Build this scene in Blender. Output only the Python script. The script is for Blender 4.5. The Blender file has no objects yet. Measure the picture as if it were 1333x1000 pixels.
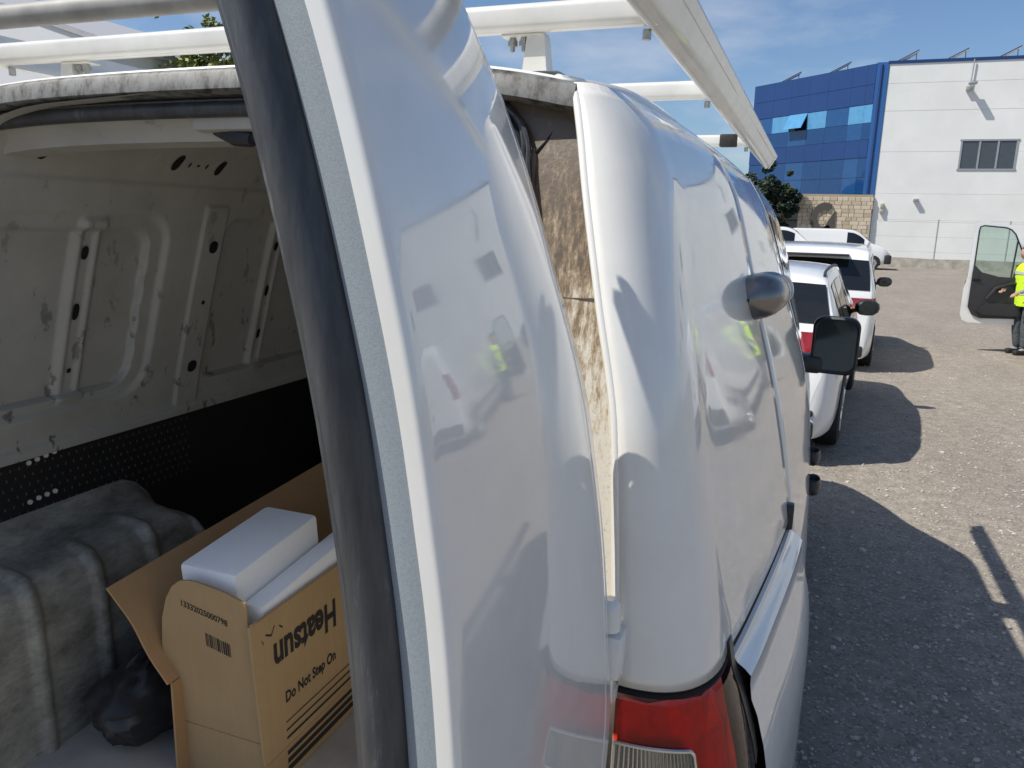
import bpy, bmesh, math, random
from mathutils import Vector, Matrix, noise
R = math.radians
random.seed(7)
scene = bpy.context.scene
col = scene.collection

# ------------------------------------------------------------------ camera
cam_d = bpy.data.cameras.new('camera')
cam = bpy.data.objects.new('camera', cam_d)
col.objects.link(cam)
cam_d.sensor_width = 36.0
cam_d.lens = 36.0 * 1010.0 / 1333.0
cam_d.clip_start = 0.02
cam_d.clip_end = 3000
cam.matrix_world = Matrix.Translation((0.22, -0.94, 1.80)) @ (
    Matrix.Rotation(R(20.6), 4, 'Z') @ Matrix.Rotation(R(90 - 11.9), 4, 'X') @ Matrix.Rotation(R(1.5), 4, 'Z'))
scene.camera = cam

# ------------------------------------------------------------------ sky, sun, exposure
SUN = Vector((-0.64, -0.40, 1.0)).normalized()          # direction towards the sun
elev = math.asin(SUN.z)
w = bpy.data.worlds.new('World')
scene.world = w
w.use_nodes = True
nt = w.node_tree
nt.nodes.clear()
wo = nt.nodes.new('ShaderNodeOutputWorld')
bg = nt.nodes.new('ShaderNodeBackground')
sky = nt.nodes.new('ShaderNodeTexSky')
sky.sky_type = 'NISHITA'
sky.sun_disc = False
sky.sun_elevation = elev
sky.sun_rotation = math.atan2(SUN.x, SUN.y)
sky.air_density = 1.0
sky.dust_density = 0.8
sky.ozone_density = 6.0
bg.inputs['Strength'].default_value = 0.092
tc = nt.nodes.new('ShaderNodeTexCoord')
mp = nt.nodes.new('ShaderNodeMapping')
mp.inputs['Scale'].default_value = (2.2, 2.2, 7.0)
nz = nt.nodes.new('ShaderNodeTexNoise')
nz.inputs['Scale'].default_value = 1.6
nz.inputs['Detail'].default_value = 7
nz.inputs['Roughness'].default_value = 0.55
rp = nt.nodes.new('ShaderNodeValToRGB')
rp.color_ramp.elements[0].position = 0.50
rp.color_ramp.elements[0].color = (0, 0, 0, 1)
rp.color_ramp.elements[1].position = 0.80
rp.color_ramp.elements[1].color = (0.55, 0.55, 0.55, 1)
mx = nt.nodes.new('ShaderNodeMixRGB')
mx.inputs['Color2'].default_value = (6.9, 7.0, 7.3, 1)
nt.links.new(tc.outputs['Generated'], mp.inputs['Vector'])
nt.links.new(mp.outputs['Vector'], nz.inputs['Vector'])
nt.links.new(nz.outputs['Fac'], rp.inputs['Fac'])
nt.links.new(rp.outputs['Color'], mx.inputs['Fac'])
nt.links.new(sky.outputs['Color'], mx.inputs['Color1'])
nt.links.new(mx.outputs['Color'], bg.inputs['Color'])
nt.links.new(bg.outputs['Background'], wo.inputs['Surface'])

sd = bpy.data.lights.new('sun', 'SUN')
sd.energy = 4.2
sd.angle = R(0.53)
sd.color = (1.0, 0.95, 0.87)
sun = bpy.data.objects.new('sun', sd)
sun.rotation_euler = SUN.to_track_quat('Z', 'Y').to_euler()
sun.location = (-20, -12, 30)
col.objects.link(sun)

scene.view_settings.view_transform = 'Standard'
scene.view_settings.look = 'None'
scene.view_settings.exposure = 0.34
scene.view_settings.gamma = 1.0
scene.view_settings.use_curve_mapping = False
scene.render.engine = 'CYCLES'
scene.cycles.max_bounces = 10
scene.cycles.diffuse_bounces = 6
scene.cycles.use_denoising = True

# ------------------------------------------------------------------ material helpers
MATS = {}
def new_mat(name):
    m = bpy.data.materials.new(name)
    m.use_nodes = True
    MATS[name] = m
    n = m.node_tree
    return m, n, n.nodes['Principled BSDF']
def node(n, kind, **kw):
    x = n.nodes.new(kind)
    for k, v in kw.items():
        if k in x.inputs: x.inputs[k].default_value = v
        else: setattr(x, k, v)
    return x
def c4(c): return (c[0], c[1], c[2], 1.0)
def ramp(n, fac, stops):
    r = n.nodes.new('ShaderNodeValToRGB')
    e = r.color_ramp.elements
    while len(e) < len(stops): e.new(0.5)
    for i, (p, c) in enumerate(stops):
        e[i].position = p
        e[i].color = c4(c) if not isinstance(c, (int, float)) else (c, c, c, 1)
    n.links.new(fac, r.inputs['Fac'])
    return r.outputs['Color']
def noise_fac(n, scale, detail=5, rough=0.55, mapping=None, coord='Object'):
    t = n.nodes.new('ShaderNodeTexCoord')
    x = node(n, 'ShaderNodeTexNoise')
    x.inputs['Scale'].default_value = scale
    x.inputs['Detail'].default_value = detail
    x.inputs['Roughness'].default_value = rough
    v = t.outputs[coord]
    if mapping:
        mpg = n.nodes.new('ShaderNodeMapping')
        mpg.inputs['Scale'].default_value = mapping
        n.links.new(v, mpg.inputs['Vector'])
        v = mpg.outputs['Vector']
    n.links.new(v, x.inputs['Vector'])
    return x.outputs['Fac']
def mix(n, fac, a, b):
    x = n.nodes.new('ShaderNodeMixRGB')
    for sock, v in ((x.inputs['Fac'], fac), (x.inputs['Color1'], a), (x.inputs['Color2'], b)):
        if hasattr(v, 'is_linked'): n.links.new(v, sock)
        elif isinstance(v, (int, float)): sock.default_value = v
        else: sock.default_value = c4(v)
    return x.outputs['Color']
def bump(n, p, fac, strength=0.2, dist=0.01):
    b = n.nodes.new('ShaderNodeBump')
    b.inputs['Strength'].default_value = strength
    b.inputs['Distance'].default_value = dist
    n.links.new(fac, b.inputs['Height'])
    n.links.new(b.outputs['Normal'], p.inputs['Normal'])
    return b
def plain(name, c, rough=0.5, metal=0.0, coat=0.0, var=0.12, vscale=12, bumps=None, spec=None):
    m, n, p = new_mat(name)
    f = noise_fac(n, vscale, 6)
    lo = [x * (1 - var) for x in c]
    hi = [min(1, x * (1 + var)) for x in c]
    n.links.new(ramp(n, f, [(0.3, lo), (0.7, hi)]), p.inputs['Base Color'])
    p.inputs['Roughness'].default_value = rough
    p.inputs['Metallic'].default_value = metal
    p.inputs['Coat Weight'].default_value = coat
    p.inputs['Coat Roughness'].default_value = 0.04
    if spec is not None: p.inputs['Specular IOR Level'].default_value = spec
    if bumps: bump(n, p, noise_fac(n, bumps[0], 4), bumps[1], bumps[2])
    return m

# white car paint: clear coat, faint orange peel, thin film of dust
def paint(name, c, dust=0.14, peel=0.006):
    m, n, p = new_mat(name)
    f = noise_fac(n, 9, 8, 0.65)
    d = ramp(n, f, [(0.42, 0.0), (0.75, dust)])
    n.links.new(mix(n, d, c, (0.40, 0.36, 0.30)), p.inputs['Base Color'])
    rr = ramp(n, noise_fac(n, 26, 6), [(0.35, 0.30), (0.7, 0.42)])
    n.links.new(rr, p.inputs['Roughness'])
    p.inputs['Coat Weight'].default_value = 1.0
    n.links.new(ramp(n, noise_fac(n, 6, 9, 0.7, (1, 1, .35)), [(0.38, 0.022), (0.72, 0.11)]), p.inputs['Coat Roughness'])
    p.inputs['Coat IOR'].default_value = 1.6
    b = bump(n, p, noise_fac(n, 90, 2), peel, 0.002)
    n.links.new(b.outputs['Normal'], p.inputs['Coat Normal'])
    return m
paint('white_paint', (0.82, 0.81, 0.765))
paint('car_white', (0.80, 0.80, 0.775), dust=0.05, peel=0.0)

# jamb: the same white gone cream, run over by brown dirt towards the roof corner
def jamb_mat():
    m, n, p = new_mat('jamb_paint')
    t = n.nodes.new('ShaderNodeTexCoord')
    s = n.nodes.new('ShaderNodeSeparateXYZ')
    n.links.new(t.outputs['Object'], s.inputs[0])
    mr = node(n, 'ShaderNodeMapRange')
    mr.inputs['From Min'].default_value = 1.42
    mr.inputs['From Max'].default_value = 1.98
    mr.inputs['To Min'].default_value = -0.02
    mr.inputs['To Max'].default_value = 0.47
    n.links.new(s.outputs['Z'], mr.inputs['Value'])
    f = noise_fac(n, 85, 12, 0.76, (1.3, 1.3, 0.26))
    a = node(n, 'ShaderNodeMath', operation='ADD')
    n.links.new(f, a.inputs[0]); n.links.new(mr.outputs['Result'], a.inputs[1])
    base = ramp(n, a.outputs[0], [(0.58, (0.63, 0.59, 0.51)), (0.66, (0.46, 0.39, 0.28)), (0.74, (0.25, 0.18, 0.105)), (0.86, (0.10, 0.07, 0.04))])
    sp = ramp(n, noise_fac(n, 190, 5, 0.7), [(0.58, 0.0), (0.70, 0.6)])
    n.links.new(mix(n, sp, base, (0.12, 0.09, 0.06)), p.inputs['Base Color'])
    p.inputs['Roughness'].default_value = 0.45
    p.inputs['Coat Weight'].default_value = 0.25
    bump(n, p, noise_fac(n, 120, 6), 0.25, 0.002)
jamb_mat()
def edge_mat():   # roof rear lip, grey with black lichen specks
    m, n, p = new_mat('roof_lip_paint')
    f = noise_fac(n, 34, 10, 0.75, (1, 1, 0.5))
    n.links.new(ramp(n, f, [(0.36, (0.185, 0.195, 0.195)), (0.50, (0.13, 0.13, 0.12)), (0.60, (0.03, 0.027, 0.024))]), p.inputs['Base Color'])
    p.inputs['Roughness'].default_value = 0.55
edge_mat()
def strip_mat():  # door edge, thin grey overspray over primer
    m, n, p = new_mat('door_edge_primer')
    f = noise_fac(n, 800, 5, 0.7)
    n.links.new(ramp(n, f, [(0.36, (0.235, 0.27, 0.295)), (0.60, (0.29, 0.33, 0.355))]), p.inputs['Base Color'])
    p.inputs['Roughness'].default_value = 0.6
    bump(n, p, noise_fac(n, 900, 3), 0.25, 0.0006)
strip_mat()
def rubber_mat():
    m, n, p = new_mat('black_rubber')
    f = noise_fac(n, 40, 8, 0.75, (1, 1, 0.12))
    n.links.new(ramp(n, f, [(0.40, (0.024, 0.026, 0.029)), (0.60, (0.055, 0.058, 0.063)), (0.74, (0.17, 0.18, 0.19))]), p.inputs['Base Color'])
    p.inputs['Roughness'].default_value = 0.42
    p.inputs['Specular IOR Level'].default_value = 0.6
    bump(n, p, noise_fac(n, 300, 4), 0.1, 0.001)
rubber_mat()
def liner_mat():  # cargo side: greige primer with dark scuffs
    m, n, p = new_mat('cargo_paint')
    base = ramp(n, noise_fac(n, 5, 7, 0.65), [(0.35, (0.34, 0.335, 0.305)), (0.7, (0.43, 0.425, 0.39))])
    sc = ramp(n, noise_fac(n, 13, 9, 0.66, (1, 1.4, 0.8)), [(0.60, 0.0), (0.64, 0.85)])
    t = n.nodes.new('ShaderNodeTexCoord')
    s = n.nodes.new('ShaderNodeSeparateXYZ')
    n.links.new(t.outputs['Object'], s.inputs[0])
    mr = node(n, 'ShaderNodeMapRange')
    mr.inputs['From Min'].default_value = 1.75
    mr.inputs['From Max'].default_value = 1.25
    mr.inputs['To Min'].default_value = 0.35
    mr.inputs['To Max'].default_value = 1.0
    n.links.new(s.outputs['Z'], mr.inputs['Value'])
    ml = node(n, 'ShaderNodeMath', operation='MULTIPLY')
    n.links.new(sc, ml.inputs[0]); n.links.new(mr.outputs['Result'], ml.inputs[1])
    n.links.new(mix(n, ml.outputs[0], base, (0.055, 0.06, 0.05)), p.inputs['Base Color'])
    p.inputs['Roughness'].default_value = 0.42
liner_mat()
def arch_mat():
    m, n, p = new_mat('worn_arch_paint')
    base = ramp(n, noise_fac(n, 13, 11, 0.78, (1, .5, 1)), [(0.34, (0.11, 0.11, 0.095)), (0.50, (0.24, 0.24, 0.215)), (0.66, (0.38, 0.38, 0.345))])
    sc = ramp(n, noise_fac(n, 30, 12, 0.78, (1, 0.35, 1.3)), [(0.57, 0.0), (0.68, 0.75)])
    n.links.new(mix(n, sc, base, (0.07, 0.075, 0.06)), p.inputs['Base Color'])
    p.inputs['Roughness'].default_value = 0.45
arch_mat()
plain('black_panel', (0.010, 0.010, 0.011), 0.6, var=0.3)
plain('dark_plastic', (0.022, 0.023, 0.025), 0.38, var=0.2, vscale=40, bumps=(400, 0.1, 0.0006))
plain('plywood', (0.45, 0.41, 0.35), 0.8, var=0.2, vscale=6)
plain('ceiling_white', (0.76, 0.76, 0.73), 0.5, var=0.06)
plain('perforation_grey', (0.09, 0.09, 0.088), 0.6)
plain('gap_black', (0.006, 0.006, 0.006), 0.9)
plain('rack_white', (0.66, 0.65, 0.60), 0.30, coat=0.4, var=0.10, vscale=10)
plain('rack_grey', (0.33, 0.32, 0.29), 0.5, var=0.25, vscale=14)
plain('zinc', (0.42, 0.41, 0.38), 0.4, metal=0.8, var=0.2, vscale=60)
plain('lock_metal', (0.24, 0.23, 0.22), 0.27, metal=0.85, var=0.12, vscale=20)
plain('foam_white', (0.90, 0.92, 0.94), 0.85, var=0.03, vscale=200, bumps=(500, 0.15, 0.001))
plain('ink', (0.02, 0.018, 0.016), 0.8)
plain('tyre_rubber', (0.02, 0.02, 0.021), 0.8, var=0.3)
plain('alloy', (0.55, 0.56, 0.57), 0.3, metal=0.8, var=0.1)
plain('trim_black', (0.025, 0.025, 0.027), 0.5, var=0.2)
plain('plate', (0.72, 0.72, 0.68), 0.4)
plain('hivis', (0.62, 0.92, 0.03), 0.75, var=0.08, vscale=9, bumps=(30, 0.6, 0.02))
plain('reflective_band', (0.5, 0.52, 0.52), 0.35)
plain('trousers', (0.075, 0.085, 0.095), 0.9, var=0.3, vscale=14, bumps=(22, 0.7, 0.02))
plain('shirt_grey', (0.22, 0.24, 0.26), 0.9, var=0.2)
plain('skin', (0.45, 0.27, 0.19), 0.55, var=0.08)
plain('hair', (0.02, 0.015, 0.012), 0.6, var=0.3)
plain('shoe', (0.02, 0.02, 0.02), 0.6)
plain('bark', (0.13, 0.10, 0.07), 0.9, var=0.3)
plain('post_grey', (0.38, 0.39, 0.40), 0.5, metal=0.4)
plain('frame_grey', (0.30, 0.32, 0.34), 0.5)
plain('solar_dark', (0.02, 0.025, 0.05), 0.25)
plain('panel_grey', (0.66, 0.67, 0.68), 0.6, var=0.05, vscale=0.4)
plain('roof_grey', (0.40, 0.40, 0.41), 0.7)
plain('emblem_dark', (0.07, 0.065, 0.055), 0.6)
plain('navy_cladding', (0.012, 0.045, 0.16), 0.35, var=0.06, vscale=0.5)
plain('blue_cladding', (0.03, 0.12, 0.34), 0.4, var=0.06, vscale=0.5)
plain('lamp_amber', (0.7, 0.25, 0.03), 0.3, coat=0.8)
plain('tape_black', (0.015, 0.014, 0.013), 0.7, var=0.5, vscale=60)

def leaf(name, a, b):
    m, n, p = new_mat(name)
    n.links.new(ramp(n, noise_fac(n, 1.2, 4), [(0.35, a), (0.7, b)]), p.inputs['Base Color'])
    p.inputs['Roughness'].default_value = 0.6
    p.inputs['Subsurface Weight'].default_value = 0.0
leaf('leaf_green', (0.10, 0.14, 0.025), (0.24, 0.27, 0.05))
leaf('leaf_reflection', (0.012, 0.026, 0.014), (0.03, 0.055, 0.022))  # foliage painted dark to imitate trees mirrored in the office glass

def glassy(name, c, rough=0.03, metal=0.0, spec=0.5):
    m, n, p = new_mat(name)
    n.links.new(ramp(n, noise_fac(n, 3, 3), [(0.3, [x * .85 for x in c]), (0.7, c)]), p.inputs['Base Color'])
    p.inputs['Roughness'].default_value = rough
    p.inputs['Metallic'].default_value = metal
    p.inputs['Specular IOR Level'].default_value = spec
    return m
glassy('dark_glass', (0.012, 0.014, 0.016))
glassy('blue_glass', (0.015, 0.075, 0.22), 0.06, 0.0, 0.6)
glassy('blue_glass_deep', (0.012, 0.055, 0.17), 0.08, 0.0, 0.5)
glassy('cyan_glass', (0.10, 0.30, 0.52), 0.1, 0.0, 0.4)
glassy('shop_glass', (0.006, 0.011, 0.017), 0.06, 0.0, 0.5)
glassy('grey_glass', (0.07, 0.085, 0.10), 0.08, 0.0, 0.5)
glassy('mirror_glass', (0.10, 0.115, 0.12), 0.12, 0.9)
def clear(name, tint, gloss=0.06, rough=0.03):
    m, n, p = new_mat(name)
    n.nodes.remove(p)
    tr = n.nodes.new('ShaderNodeBsdfTransparent'); tr.inputs[0].default_value = c4(tint)
    gl = n.nodes.new('ShaderNodeBsdfGlossy'); gl.inputs['Roughness'].default_value = rough
    fr = n.nodes.new('ShaderNodeFresnel'); fr.inputs['IOR'].default_value = 1.5
    ms = n.nodes.new('ShaderNodeMixShader')
    n.links.new(fr.outputs[0], ms.inputs[0]); n.links.new(tr.outputs[0], ms.inputs[1]); n.links.new(gl.outputs[0], ms.inputs[2])
    n.links.new(ms.outputs[0], n.nodes['Material Output'].inputs['Surface'])
clear('red_lens', (0.96, 0.06, 0.035))
clear('clear_lens', (0.80, 0.82, 0.80))
clear('window_glass', (0.78, 0.86, 0.82))
plain('lamp_red_reflector', (0.95, 0.50, 0.42), 0.25, metal=0.1, var=0.30, vscale=24)
plain('lamp_silver', (0.62, 0.62, 0.60), 0.22, metal=0.85, var=0.1)
plain('tail_red', (0.30, 0.012, 0.012), 0.15, coat=1.0, var=0.4, vscale=9)

def card_mat(name, c):
    m, n, p = new_mat(name)
    f = noise_fac(n, 6, 8, 0.6)
    fl = noise_fac(n, 90, 3, 0.5, (1, 1, 0.05))
    base = ramp(n, f, [(0.3, [x * 0.86 for x in c]), (0.7, c)])
    n.links.new(mix(n, ramp(n, fl, [(0.4, 0.0), (0.7, 0.18)]), base, [x * 0.7 for x in c]), p.inputs['Base Color'])
    p.inputs['Roughness'].default_value = 0.85
    bump(n, p, fl, 0.12, 0.001)
card_mat('cardboard', (0.45, 0.305, 0.155))
card_mat('cardboard_edge', (0.50, 0.36, 0.21))
card_mat('cardboard_inner', (0.47, 0.285, 0.135))

def ground_mat():
    m, n, p = new_mat('gravel_ground')
    big = noise_fac(n, 0.8, 7, 0.62, (1.6, .35, 1))
    mid = noise_fac(n, 9, 9, 0.72)
    fine = noise_fac(n, 55, 6, 0.7)
    t = n.nodes.new('ShaderNodeTexCoord')
    vo = node(n, 'ShaderNodeTexVoronoi'); vo.inputs['Scale'].default_value = 85
    n.links.new(t.outputs['Object'], vo.inputs['Vector'])
    base = ramp(n, mid, [(0.30, (0.19, 0.166, 0.135)), (0.52, (0.285, 0.25, 0.207)), (0.72, (0.38, 0.335, 0.28))])
    base = mix(n, ramp(n, big, [(0.4, 0.0), (0.66, 0.6)]), base, (0.20, 0.178, 0.152))
    sep = n.nodes.new('ShaderNodeSeparateColor')
    n.links.new(vo.outputs['Color'], sep.inputs[0])
    spk = ramp(n, sep.outputs[0], [(0.80, 0.0), (0.95, 0.55)])
    base = mix(n, spk, base, (0.45, 0.41, 0.36))
    dk = ramp(n, sep.outputs[1], [(0.82, 0.0), (0.96, 0.6)])
    base = mix(n, dk, base, (0.11, 0.10, 0.09))
    n.links.new(base, p.inputs['Base Color'])
    p.inputs['Roughness'].default_value = 0.92
    p.inputs['Specular IOR Level'].default_value = 0.2
    ad = node(n, 'ShaderNodeMath', operation='ADD')
    n.links.new(fine, ad.inputs[0]); n.links.new(mid, ad.inputs[1])
    bump(n, p, ad.outputs[0], 0.45, 0.012)
ground_mat()
def stone_mat(name, a, b):
    m, n, p = new_mat(name)
    oi = n.nodes.new('ShaderNodeObjectInfo')
    n.links.new(ramp(n, oi.outputs['Random'], [(0.0, a), (1.0, b)]), p.inputs['Base Color'])
    p.inputs['Roughness'].default_value = 0.9
stone_mat('cladding_stone', (0.42, 0.34, 0.23), (0.62, 0.54, 0.41))
plain('pebble_light', (0.42, 0.385, 0.335), 0.9, var=0.45, vscale=7)
plain('white_concrete', (0.76, 0.77, 0.74), 0.75, var=0.05, vscale=0.6, bumps=(30, 0.1, 0.01))
plain('old_concrete', (0.42, 0.39, 0.33), 0.9, var=0.3, vscale=2.5, bumps=(20, 0.4, 0.02))
plain('mortar', (0.36, 0.31, 0.23), 0.95, var=0.1)

# ------------------------------------------------------------------ mesh helpers
def mesh_obj(name, verts, faces, mat, parent=None, smooth=True, sharp=40):
    me = bpy.data.meshes.new(name)
    me.from_pydata([tuple(v) for v in verts], [], faces)
    me.materials.append(MATS[mat])
    if smooth:
        me.polygons.foreach_set('use_smooth', [True] * len(me.polygons))
        me.set_sharp_from_angle(angle=R(sharp))
    me.update()
    o = bpy.data.objects.new(name, me)
    col.objects.link(o)
    if parent is not None:
        o.parent = parent
        rt = parent
        while rt.parent is not None: rt = rt.parent
        if rt.get('world_space') and parent is rt:
            o.matrix_parent_inverse = Matrix.Translation(-Vector(rt.location))
    return o
def tag(o, label, cat, group=None):
    o['label'] = label; o['category'] = cat
    if group: o['group'] = group
    return o
def empty(name, loc, label, cat, group=None, rotz=0, ws=False):
    o = bpy.data.objects.new(name, None)
    col.objects.link(o)
    o.location = loc
    o.rotation_euler = (0, 0, rotz)
    o.empty_display_size = 0.2
    tag(o, label, cat, group)
    if ws: o['world_space'] = 1
    return o
def grid_faces(nu, nv, off=0, flip=False, wrap=False):
    f = []
    for i in range(nu - 1):
        for j in range(nv if wrap else nv - 1):
            a = off + i * nv + j; b = off + i * nv + (j + 1) % nv
            c = off + (i + 1) * nv + (j + 1) % nv; d = off + (i + 1) * nv + j
            f.append((a, d, c, b) if flip else (a, b, c, d))
    return f
def grid_obj(name, rows, mat, parent=None, flip=False, sharp=40, smooth=True):
    nv = len(rows[0])
    return mesh_obj(name, [p for r in rows for p in r], grid_faces(len(rows), nv, 0, flip), mat, parent, smooth, sharp)
class MB:
    def __init__(s): s.v = []; s.f = []
    def add(s, v, f):
        o = len(s.v); s.v += [tuple(p) for p in v]; s.f += [tuple(i + o for i in q) for q in f]; return s
    def box(s, lo, hi, bev=0.0, mtx=None):
        bm = bmesh.new(); bmesh.ops.create_cube(bm, size=1.0)
        sx, sy, sz = [hi[i] - lo[i] for i in range(3)]; c = [(hi[i] + lo[i]) / 2 for i in range(3)]
        for v in bm.verts: v.co = Vector((v.co.x * sx + c[0], v.co.y * sy + c[1], v.co.z * sz + c[2]))
        if bev > 0: bmesh.ops.bevel(bm, geom=list(bm.edges), offset=bev, segments=2, affect='EDGES', profile=0.5)
        bm.verts.ensure_lookup_table(); bm.verts.index_update()
        vs = [(mtx @ v.co) if mtx else v.co.copy() for v in bm.verts]
        s.add(vs, [[v.index for v in f.verts] for f in bm.faces]); bm.free(); return s
    def tube(s, pts, rad, n=12, caps=True):
        pts = [Vector(p) for p in pts]; rows = []
        up = None
        for i, p in enumerate(pts):
            d = (pts[min(i + 1, len(pts) - 1)] - pts[max(i - 1, 0)]).normalized()
            if up is None:
                up = Vector((0, 0, 1)) if abs(d.z) < 0.9 else Vector((1, 0, 0))
            a = d.cross(up).normalized(); up = a.cross(d).normalized()
            r = rad[i] if isinstance(rad, (list, tuple)) else rad
            rows.append([p + (a * math.cos(t) + up * math.sin(t)) * r for t in [2 * math.pi * k / n for k in range(n)]])
        o = len(s.v)
        s.v += [tuple(q) for r_ in rows for q in r_]; s.f += grid_faces(len(rows), n, o, True, True)
        if caps:
            s.f.append(tuple(o + k for k in range(n))); s.f.append(tuple(o + (len(rows) - 1) * n + k for k in reversed(range(n))))
        return s
    def lathe(s, prof, n=24, mtx=None):
        rows = []
        for (r, h) in prof:
            rows.append([Vector((r * math.cos(t), r * math.sin(t), h)) for t in [2 * math.pi * k / n for k in range(n)]])
        o = len(s.v)
        s.v += [tuple(mtx @ q if mtx else q) for r_ in rows for q in r_]; s.f += grid_faces(len(rows), n, o, True, True)
        return s
    def prism(s, poly, d0, d1, axes):
        """poly in 2D; axes = function (a, b, d) -> 3D"""
        n = len(poly); v = [axes(a, b, d0) for a, b in poly] + [axes(a, b, d1) for a, b in poly]
        f = [tuple(range(n)), tuple(reversed(range(n, 2 * n)))] + [(i, i + n, (i + 1) % n + n, (i + 1) % n) for i in range(n)]
        return s.add(v, f)
    def obj(s, name, mat, parent=None, smooth=True, sharp=40):
        o = mesh_obj(name, s.v, s.f, mat, parent, smooth, sharp)
        bm = bmesh.new(); bm.from_mesh(o.data); bmesh.ops.recalc_face_normals(bm, faces=bm.faces); bm.to_mesh(o.data); bm.free()
        if smooth: o.data.set_sharp_from_angle(angle=R(sharp))
        return o
def interp(tab, x):
    """monotone cubic through a table of (x, y)"""
    t = tab
    if x <= t[0][0]: return t[0][1]
    if x >= t[-1][0]: return t[-1][1]
    n = len(t)
    for i in range(n - 1):
        if x <= t[i + 1][0]: break
    def sl(k): return (t[k + 1][1] - t[k][1]) / (t[k + 1][0] - t[k][0])
    def tg(k):
        if k == 0: return sl(0)
        if k == n - 1: return sl(n - 2)
        a, b = sl(k - 1), sl(k)
        return 0 if a * b <= 0 else 2 * a * b / (a + b)
    h = t[i + 1][0] - t[i][0]; u = (x - t[i][0]) / h
    return ((2 * u**3 - 3 * u**2 + 1) * t[i][1] + (u**3 - 2 * u**2 + u) * h * tg(i)
            + (-2 * u**3 + 3 * u**2) * t[i + 1][1] + (u**3 - u**2) * h * tg(i + 1))
def sstep(a, b, x):
    u = min(1, max(0, (x - a) / (b - a))); return u * u * (3 - 2 * u)
def lerp(a, b, t): return a + (b - a) * t
def lin(a, b, n): return [a + (b - a) * i / (n - 1) for i in range(n)]
def text_mesh(name, body, size, origin, ax, ay, mat, parent, bold=0.0, align='CENTER'):
    cu = bpy.data.curves.new(name, 'FONT')
    cu.body = body; cu.size = size; cu.align_x = align; cu.offset = bold; cu.resolution_u = 3
    t = bpy.data.objects.new(name + '_curve', cu); col.objects.link(t)
    bpy.context.view_layer.update()
    me = bpy.data.meshes.new_from_object(t.evaluated_get(bpy.context.evaluated_depsgraph_get()))
    bpy.data.objects.remove(t); bpy.data.curves.remove(cu)
    o, ax, ay = Vector(origin), Vector(ax), Vector(ay)
    vs = [o + ax * v.co.x + ay * v.co.y for v in me.vertices]
    fs = [tuple(p.vertices) for p in me.polygons]
    bpy.data.meshes.remove(me)
    return mesh_obj(name, vs, fs, mat, parent, smooth=False)

# ------------------------------------------------------------------ ground
def gz(x, y): return -0.16 * sstep(5, 14, y)
def build_ground():
    xs = [-400, -120, -40, -12, -4, -1, 0.2, 1, 2, 3, 5, 8, 14, 40, 120, 400]
    ys = [-300, -80, -20, -5, 0, 2, 4, 5, 6, 7, 8, 9, 10, 11, 12, 13, 14, 18, 30, 60, 150, 600]
    o = grid_obj('ground', [[(x, y, gz(x, y)) for y in ys] for x in xs], 'gravel_ground', flip=True)
    o['kind'] = 'structure'
    rnd = random.Random(3)
    ico = bmesh.new(); bmesh.ops.create_icosphere(ico, subdivisions=1, radius=1.0)
    iv = [v.co.copy() for v in ico.verts]; jf = [tuple(v.index for v in f.verts) for f in ico.faces]; ico.free()
    V, F = [], []
    for k in range(15000):
        y = 1.2 + 15 * rnd.random() ** 1.8
        x = 0.15 + (1.6 + 0.30 * y) * rnd.random()
        r = 0.003 + 0.010 * rnd.random() ** 4
        if rnd.random() < 0.012: r *= 1.9
        a = rnd.random() * 6.28; sx, sy, sz = r * rnd.uniform(.7, 1.4), r * rnd.uniform(.7, 1.3), r * rnd.uniform(.35, .8)
        ca, sa = math.cos(a), math.sin(a); o0 = len(V); z0 = gz(x, y) + sz * 0.35
        for p in iv:
            j = rnd.uniform(.8, 1.15); px, py = p.x * sx * j, p.y * sy * j
            V.append((x + px * ca - py * sa, y + px * sa + py * ca, z0 + p.z * sz * j))
        F += [tuple(i + o0 for i in q) for q in jf]
    g = mesh_obj('gravel', V, F, 'pebble_light', smooth=False)
    g['kind'] = 'stuff'; g['label'] = 'loose grey gravel scattered over the lot'; g['category'] = 'gravel'
build_ground()

# ================================================================== THE WHITE VAN
van = empty('cargo_van', (-0.72, 2.2, 0), 'white cargo van with roof rack and its rear door swung open', 'van', ws=True)
XC = -0.755                                     # centre line of the body
def mir(x): return 2 * XC - x
# outer side surface X(y, z): rows of (z, X) at three stations
TA = [(.28, .19), (.5, .215), (.7, .222), (.9, .218), (1.0, .206), (1.1, .178), (1.16, .155), (1.24, .143), (1.36, .123), (1.5, .096), (1.6, .078), (1.7, .054), (1.78, .034), (1.85, .016), (1.9, -.004), (1.95, -.032), (2.0, -.085)]
TB = [(.28, .255), (.5, .275), (.7, .282), (.9, .282), (1.0, .275), (1.1, .25), (1.16, .234), (1.24, .22), (1.36, .196), (1.5, .162), (1.6, .132), (1.7, .104), (1.78, .083), (1.85, .062), (1.9, .04), (1.95, .008), (2.0, -.055)]
TC_ = [(.28, .26), (.5, .28), (.7, .287), (.9, .288), (1.0, .285), (1.1, .278), (1.16, .272), (1.24, .262), (1.36, .235), (1.5, .195), (1.6, .16), (1.7, .127), (1.78, .1), (1.85, .072), (1.9, .045), (1.95, .012), (2.0, -.055)]
TD = [(.28, .26), (.5, .28), (.7, .287), (.9, .285), (1.0, .28), (1.1, .265), (1.16, .247), (1.24, .22), (1.36, .185), (1.5, .147), (1.6, .125), (1.7, .1), (1.78, .075), (1.85, .048), (1.9, .022), (1.95, -.012), (2.0, -.065)]
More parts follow.
